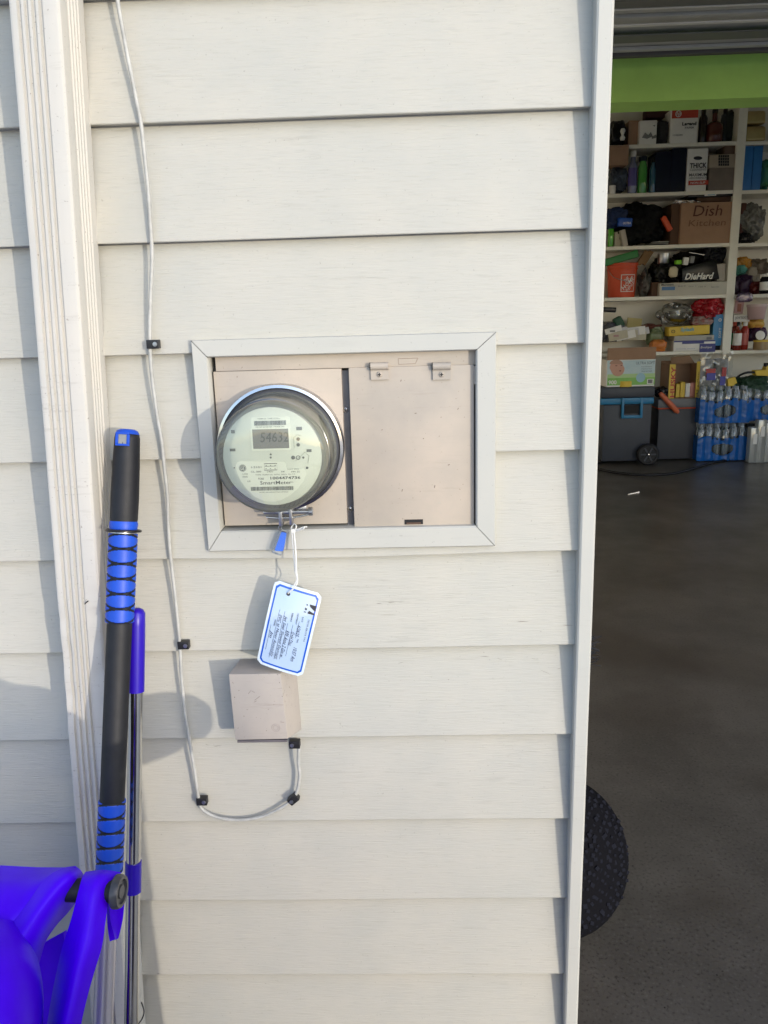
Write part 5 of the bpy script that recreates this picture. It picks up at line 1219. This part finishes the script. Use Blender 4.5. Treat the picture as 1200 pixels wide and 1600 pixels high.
def sweets():
    Y = Y2+.02; a, b = at(1045, 600, Y).x, at(1093, 600, Y).x; zb, zt = z2c+.002, at(1065, 569, Y).z
    t = thing('bag_box', 'open yellow cardboard dispenser box with red vertical lettering on the cooler', 'box', ((a+b)/2, Y, zb))
    MB().bb(a, b, Y+.24, Y+.25, zb, zt+.02).build('back_panel', card_, t)
    MB().bb(a, a+.004, Y+.004, Y+.238, zb, zt).build('side_panel', card_, t); MB().bb(b-.004, b, Y+.004, Y+.238, zb, zt).build('side_panel', card_, t)
    MB().bb(a, b, Y+.001, Y+.24, zb-.0015, zb+.003).build('bottom_panel', card_, t)
    x1 = at(1054, 600, Y).x; x2 = at(1087, 600, Y).x
    MB().bb(a, x1, Y-.003, Y+.001, zb, zt).build('front_flap', yellow, t); MB().bb(x2, b+.006, Y-.003, Y+.001, zb, zt+.02).build('front_flap', yellow, t)
    pts = [at(1049, 568, Y+.1), at(1086, 568, Y+.1), at(1078, 556, Y+.2), at(1048, 559, Y+.2)]
    MB().add(pts+[p_+Vector((0, .006, .003)) for p_ in pts], [(0, 1, 2, 3), (4, 7, 6, 5), (0, 4, 5, 1), (1, 5, 6, 2), (2, 6, 7, 3), (3, 7, 4, 0)]).build('top_flap', card_, t)
    rp = cm('husky_red', (.45, .02, .02), rough=.4)
    text('HUSKY', at(1051.5, 597, Y-.004), Vector((0, 0, 1)), Vector((-1, 0, 0)), w=.27, h=.042, m=rp, parent=t, bold=.03)
    text('42 gallon', at(1090.5, 600, Y-.004), Vector((0, 0, 1)), Vector((-1, 0, 0)), w=.20, h=.020, m=M['inkblack'], parent=t)
    for i, (x0, x1_, y0, mm) in enumerate(((1055, 1061, 600, yellow), (1062, 1069, 597, yellow), (1070, 1077, 599, white_), (1077, 1085, 598, cm('pinkred', (.50, .20, .16), rough=.4)))):
        a_, b_ = at(x0, 610, Y+.05).x, at(x1_, 610, Y+.05).x
        bx_ = MB().bb(a_, b_, Y+.03, Y+.10, zb+.005, at(x0, y0, Y+.03).z).build('snack_packet', mm, None, bevel=.004)
        tag(bx_, ['leftmost thin yellow packet inside the yellow box', 'second yellow packet inside the yellow box', 'white packet inside the yellow box', 'pinkish packet at the right inside the yellow box'][i], 'packet', 'packets inside the yellow box')
sweets()
# paper towels in clear wrap, standing on the water packs
YW = YFl-.22
xw0, xw1 = at(1091, 680, YW).x, at(1168, 680, YW).x
capm = cm('cap_clear', (.34, .38, .43), rough=.15); wat = clear_mat('bottle_clear', (.72, .80, .86), .10, .08, .22, (.45, .52, .58))
wrapb = cm('wrap_blue', (.005, .11, .42), rough=.2, var=.2, vscale=8)
wrapf = clear_mat('shrink_wrap', (.90, .93, .95), .12, .10, .05, (.6, .65, .7))
bot_me = None
def water_pack(x0, x1, Y, z0, h, label, n=6, depth=.30):
    global bot_me
    t = thing('water_pack', label, 'water pack', ((x0+x1)/2, Y+depth/2, z0), 'shrink wrapped water bottle packs')
    r = (x1-x0)/n/2*.98
    for j in range(2):
        for i in range(n):
            if bot_me is None:
                mb = MB(); mb.lathe([(r*.8, .002), (r*.96, .012), (r, .04), (r*.93, .06), (r, .08), (r, h*.66), (r*.92, h*.76), (r*.62, h*.86), (r*.36, h*.91), (r*.36, h*.93)], 14)
                o = mb.build('bottle', wat, t, smooth=50); bot_me = o.data
            else:
                o = bpy.data.objects.new('bottle', bot_me); COL.objects.link(o); o.parent = t
            o.matrix_parent_inverse = parent_inv(t)
            o.location = (x0+(x1-x0)*(i+.5)/n, Y+r+j*2*r, z0)
            c = MB(); c.lathe([(r*.42, h*.91), (r*.42, h), (r*.3, h*1.003)], 10, Matrix.Translation(o.location)); c.build('cap', capm, t, smooth=40)
    # printed blue sleeve, bulging over the bottles, with a window
    vv = []; ff = []; nu = n*14; K = 22
    for j in range(K+1):
        for i in range(nu+1):
            u = i/nu; v = j/K; x = x0-.004+(x1-x0+.008)*u; a_ = abs(math.sin(u*n*math.pi))
            vv.append((x, Y-.004-.006*a_-.002*noise.noise(Vector((u*9, v*7, z0)))-.0004*noise.noise(Vector((u*30, v*17, z0))), z0+.006+v*h*.64+.014*math.sin(u*9.3+z0*5)*v-.012*v*abs(2*u-1)**3))
    for j in range(K):
        for i in range(nu):
            u, v = (i+.5)/nu, (j+.5)/K
            if ((u-.50)/.22)**2+((v-.5)/.26)**2 < 1: continue
            if v > .9 and noise.noise(Vector((u*11, z0*3, 1))) > .05: continue
            ff.append((j*(nu+1)+i, j*(nu+1)+i+1, (j+1)*(nu+1)+i+1, (j+1)*(nu+1)+i))
    MB().add(vv, ff).build('sleeve', wrapb, t, smooth=60)
    vv2 = [(x, y-.004, z0+(z-z0)*1.38) for x, y, z in vv]; MB().add(vv2, [(j*(nu+1)+i, j*(nu+1)+i+1, (j+1)*(nu+1)+i+1, (j+1)*(nu+1)+i) for j in range(16, K) for i in range(nu)]).build('shrink_film', wrapf, t, smooth=60)
    s = MB(); s.bb(x0-.004, x0-.001, Y, Y+depth*.5, z0+.01, z0+h*.7); s.build('sleeve_side', wrapb, t)
hW = (at(1130, 662, YW).z)-.004
water_pack(xw0, xw1, YW, .004, hW-.006, 'lower water bottle pack standing on the garage floor')
water_pack(xw0, xw1, YW, hW+.004, hW-.012, 'upper water bottle pack stacked on another pack')
water_pack(at(1152, 650, YW+.02).x+.10, at(1152, 650, YW+.02).x+.55, YW+.10, hW+.004, hW-.012, 'water bottle pack at the right edge behind the clear packages')
MB_ = crate('dark_crate', 'dark crate beneath the rear water pack', 'crate', 1168, 1215, 663, 'F', black_, depth=.3, Y=YW+.08)
a, b = at(1095, 600, YW+.06).x, at(1141, 600, YW+.06).x
tw = thing('paper_towels', 'clear wrapped grey paper towel pack on top of the water bottles', 'paper towels', ((a+b)/2, YW+.15, 2*hW)); zb_ = 2*hW-.004; zt_ = at(1118, 556, YW+.06).z; r_ = (b-a)/4
for i in range(2):
    MB().lathe([(.02, zb_), (r_*.94, zb_), (r_*.95, zt_-.03), (.03, zt_-.03), (.02, zt_-.06)], 24, Matrix.Translation((a+r_*(1+2*i), YW+.07+r_, 0))).build('towel_roll', cm('towel', (.30, .30, .31), rough=.8), tw, smooth=40)
vv = []; nu, K = 24, 14
for j in range(K+1):
    for i in range(nu+1):
        u, v = i/nu, j/K; vv.append((a-.01+(b-a+.02)*u, YW+.055+.012*noise.noise(Vector((u*6, v*8, 2)))+.02*abs(u-.5), zb_+(zt_-zb_+.03)*v+.02*noise.noise(Vector((u*5, 0, 5)))*v))
MB().add(vv, [(j*(nu+1)+i, j*(nu+1)+i+1, (j+1)*(nu+1)+i+1, (j+1)*(nu+1)+i) for j in range(K) for i in range(nu)]).build('film', film, tw, smooth=25)
band(tw, 'red_print', 1103, 576, 1118, 585, redf, YW+.05); band(tw, 'blue_print', 1104, 583, 1118, 594, cm('print_blue', (.02, .03, .30), rough=.3), YW+.046); band(tw, 'red_print', 1128, 574, 1135, 588, redf, YW+.05); band(tw, 'blue_print', 1125, 588, 1133, 602, C['print_blue'], YW+.05)
# green mesh bag, yellow hose pump, clear packages
blob('mesh_sack', 'dark green mesh sack on top of the right hand water packs', 'sack', 1150, 1212, 588, 622, cm('mesh_green', (.02, .075, .035), rough=.5, var=.7, vscale=50), seed=95, sub=5, crump=.3, Y=YW+.1, power=2.4)
yp = thing('hose_pump', 'yellow fitted black hose lying over the green mesh sack', 'hose', at(1160, 600, YW+.04))
Yq = YW+.04
MB().prism([(at(x, y, Yq).x, at(x, y, Yq).z) for x, y in ((1137, 592), (1149, 589), (1152, 598), (1146, 603), (1138, 604))], Yq, Yq+.06).build('fitting', yellow, yp, bevel=.005)
MB().prism([(at(x, y, Yq).x, at(x, y, Yq).z) for x, y in ((1180, 579), (1196, 578), (1198, 572), (1208, 570), (1210, 588), (1181, 587))], Yq, Yq+.08).build('pump_body', yellow, yp, bevel=.006)
mb = MB(); mb.tube(smooth_path([at(1149, 592, Yq+.02), at(1157, 586, Yq), at(1168, 582, Yq), at(1181, 582, Yq+.02)], 6), .010, 10); mb.build('hose', M['black_rubber'], yp, smooth=60)
jar('pump_knob', 'black knob on top of the yellow pump', 'knob', 1197, 7, 567, 573, black_, black_, Y=Yq+.02)
pk = clear_mat('pack_clear', (.80, .82, .80), .10, .15, .45, (.62, .63, .60))
for i, (x0, x1, y0) in enumerate(((1174, 1187, 668), (1186, 1200, 656), (1199, 1214, 660))):
    t = crate('clear_package', ['short clear white package at the front of the right edge', 'tall crinkled clear package on the floor by the right edge', 'clear package cut by the right picture edge'][i], 'package', x0, x1, y0, 'F', pk, depth=.08, Y=YFl-.34, bevel=.01)
    band(t, 'label_print', x0+3, y0+10, x0+9, y0+26, white_, YFl-.341)
# black hose on the floor
def fl(px, py, z=.009):
    d = fwd + rt*((px-600)/FPX) - up*((py-800)/FPX); return CP + d*((z-CP.z)/d.z)
mb = MB(); mb.tube(smooth_path([fl(*q) for q in ((1260, 712), (1200, 711), (1150, 709), (1100, 708.5), (1040, 709.5), (985, 713), (955, 718), (935, 724), (928, 728), (938, 733), (960, 738), (1000, 742), (1040, 741), (1070, 736), (1100, 727), (1125, 721), (1160, 716), (1200, 715), (1260, 717))], 8), .011, 8)
tag(mb.build('floor_hose', M['black_rubber'], None, smooth=60), 'long black hose looping across the garage floor', 'hose')
mb = MB(); mb.tube([fl(981, 772.5, .003), fl(988, 771, .003), fl(994, 770, .004), fl(998, 769, .004)], [.002, .0035, .003, .007], 6)
tag(mb.build('paper_scrap', M['white']), 'tiny white scrap on the dark floor', 'scrap')

# round black rubber mat / tyre leaning inside the doorway
def tyre():
    c = at(870, 1336, .27); t = thing('tyre', 'black knobbly tyre standing just inside the doorway behind the trim', 'tyre', (c.x, .27, 0))
    Rr = .158; ctr = Vector((c.x, .27, c.z))
    axis = Vector((.25, -.80, .52)).normalized()
    q = axis.to_track_quat('Z', 'Y').to_matrix().to_4x4(); Mx = Matrix.Translation(ctr) @ q
    MB().lathe([(.05, -.06), (Rr*.80, -.065), (Rr*.95, -.055), (Rr, -.035), (Rr*1.0, -.010), (Rr*.985, .008), (Rr*.93, .022), (Rr*.80, .034), (Rr*.5, .046), (0, .052)], 64, Mx).build('casing', cm('tyre_rubber', (.003, .003, .005), rough=.85, spec=.15), t, smooth=50)
    kn = MB(); kn2 = MB()
    for ring in range(12):
        rr = Rr*(.12+.072*ring+.012*math.sin(ring*2.3)); n = max(6, int(rr*2*math.pi/.016))
        for i in range(n):
            a_ = 2*math.pi*(i+.5*(ring % 2))/n; h = .052-.030*(rr/Rr)**2.2-.004*(ring > 10)
            k_ = random.uniform(.6, 1.15)*.0040; kn.bb(-k_, k_, -k_*.9, k_*.9, h-.006, h+random.uniform(-.0005, .0022), Mx @ Matrix.Rotation(a_+random.uniform(-.3, .3)/n*3, 4, 'Z') @ Matrix.Translation((rr+random.uniform(-.003, .003), 0, 0)) @ Matrix.Rotation(random.uniform(0, 1.5), 4, 'Z'))
    kn.build('tread_blocks', cm('tread', (.006, .007, .013), rough=.75, spec=.15), t)['kind'] = 'stuff'
    MB().lathe([(Rr*1.0, -.030), (Rr*1.012, -.026), (Rr*1.012, -.018), (Rr*1.0, -.014)], 64, Mx, cap=False).build('rim_bead', cm('bead', (.05, .048, .045), rough=.6), t, smooth=40)
tyre()
mb = MB(); rr = random.Random(3); cbr = at(926, 1022, .22)
for i in range(70):
    p = cbr+Vector((rr.uniform(-.03, .0), rr.uniform(0, .04), rr.uniform(-.026, .022))); mb.tube([p, p+Vector((rr.uniform(.012, .028), rr.uniform(-.005, .01), rr.uniform(-.012, .012)))], .0007, 4)
br = thing('brush', 'black bristle brush poking out behind the white trim', 'brush', cbr)
o = mb.build('bristles', M['black'], br); o['kind'] = 'stuff'
MB().bb(cbr.x-.05, cbr.x-.028, cbr.y-.01, cbr.y+.05, cbr.z-.05, cbr.z+.05).build('brush_back', M['black'], br, bevel=.003)
mb = MB(); mb.bb(cbr.x-.045, cbr.x-.033, cbr.y+.015, cbr.y+.027, 0, cbr.z-.051); mb.build('brush_handle', M['black'], br)
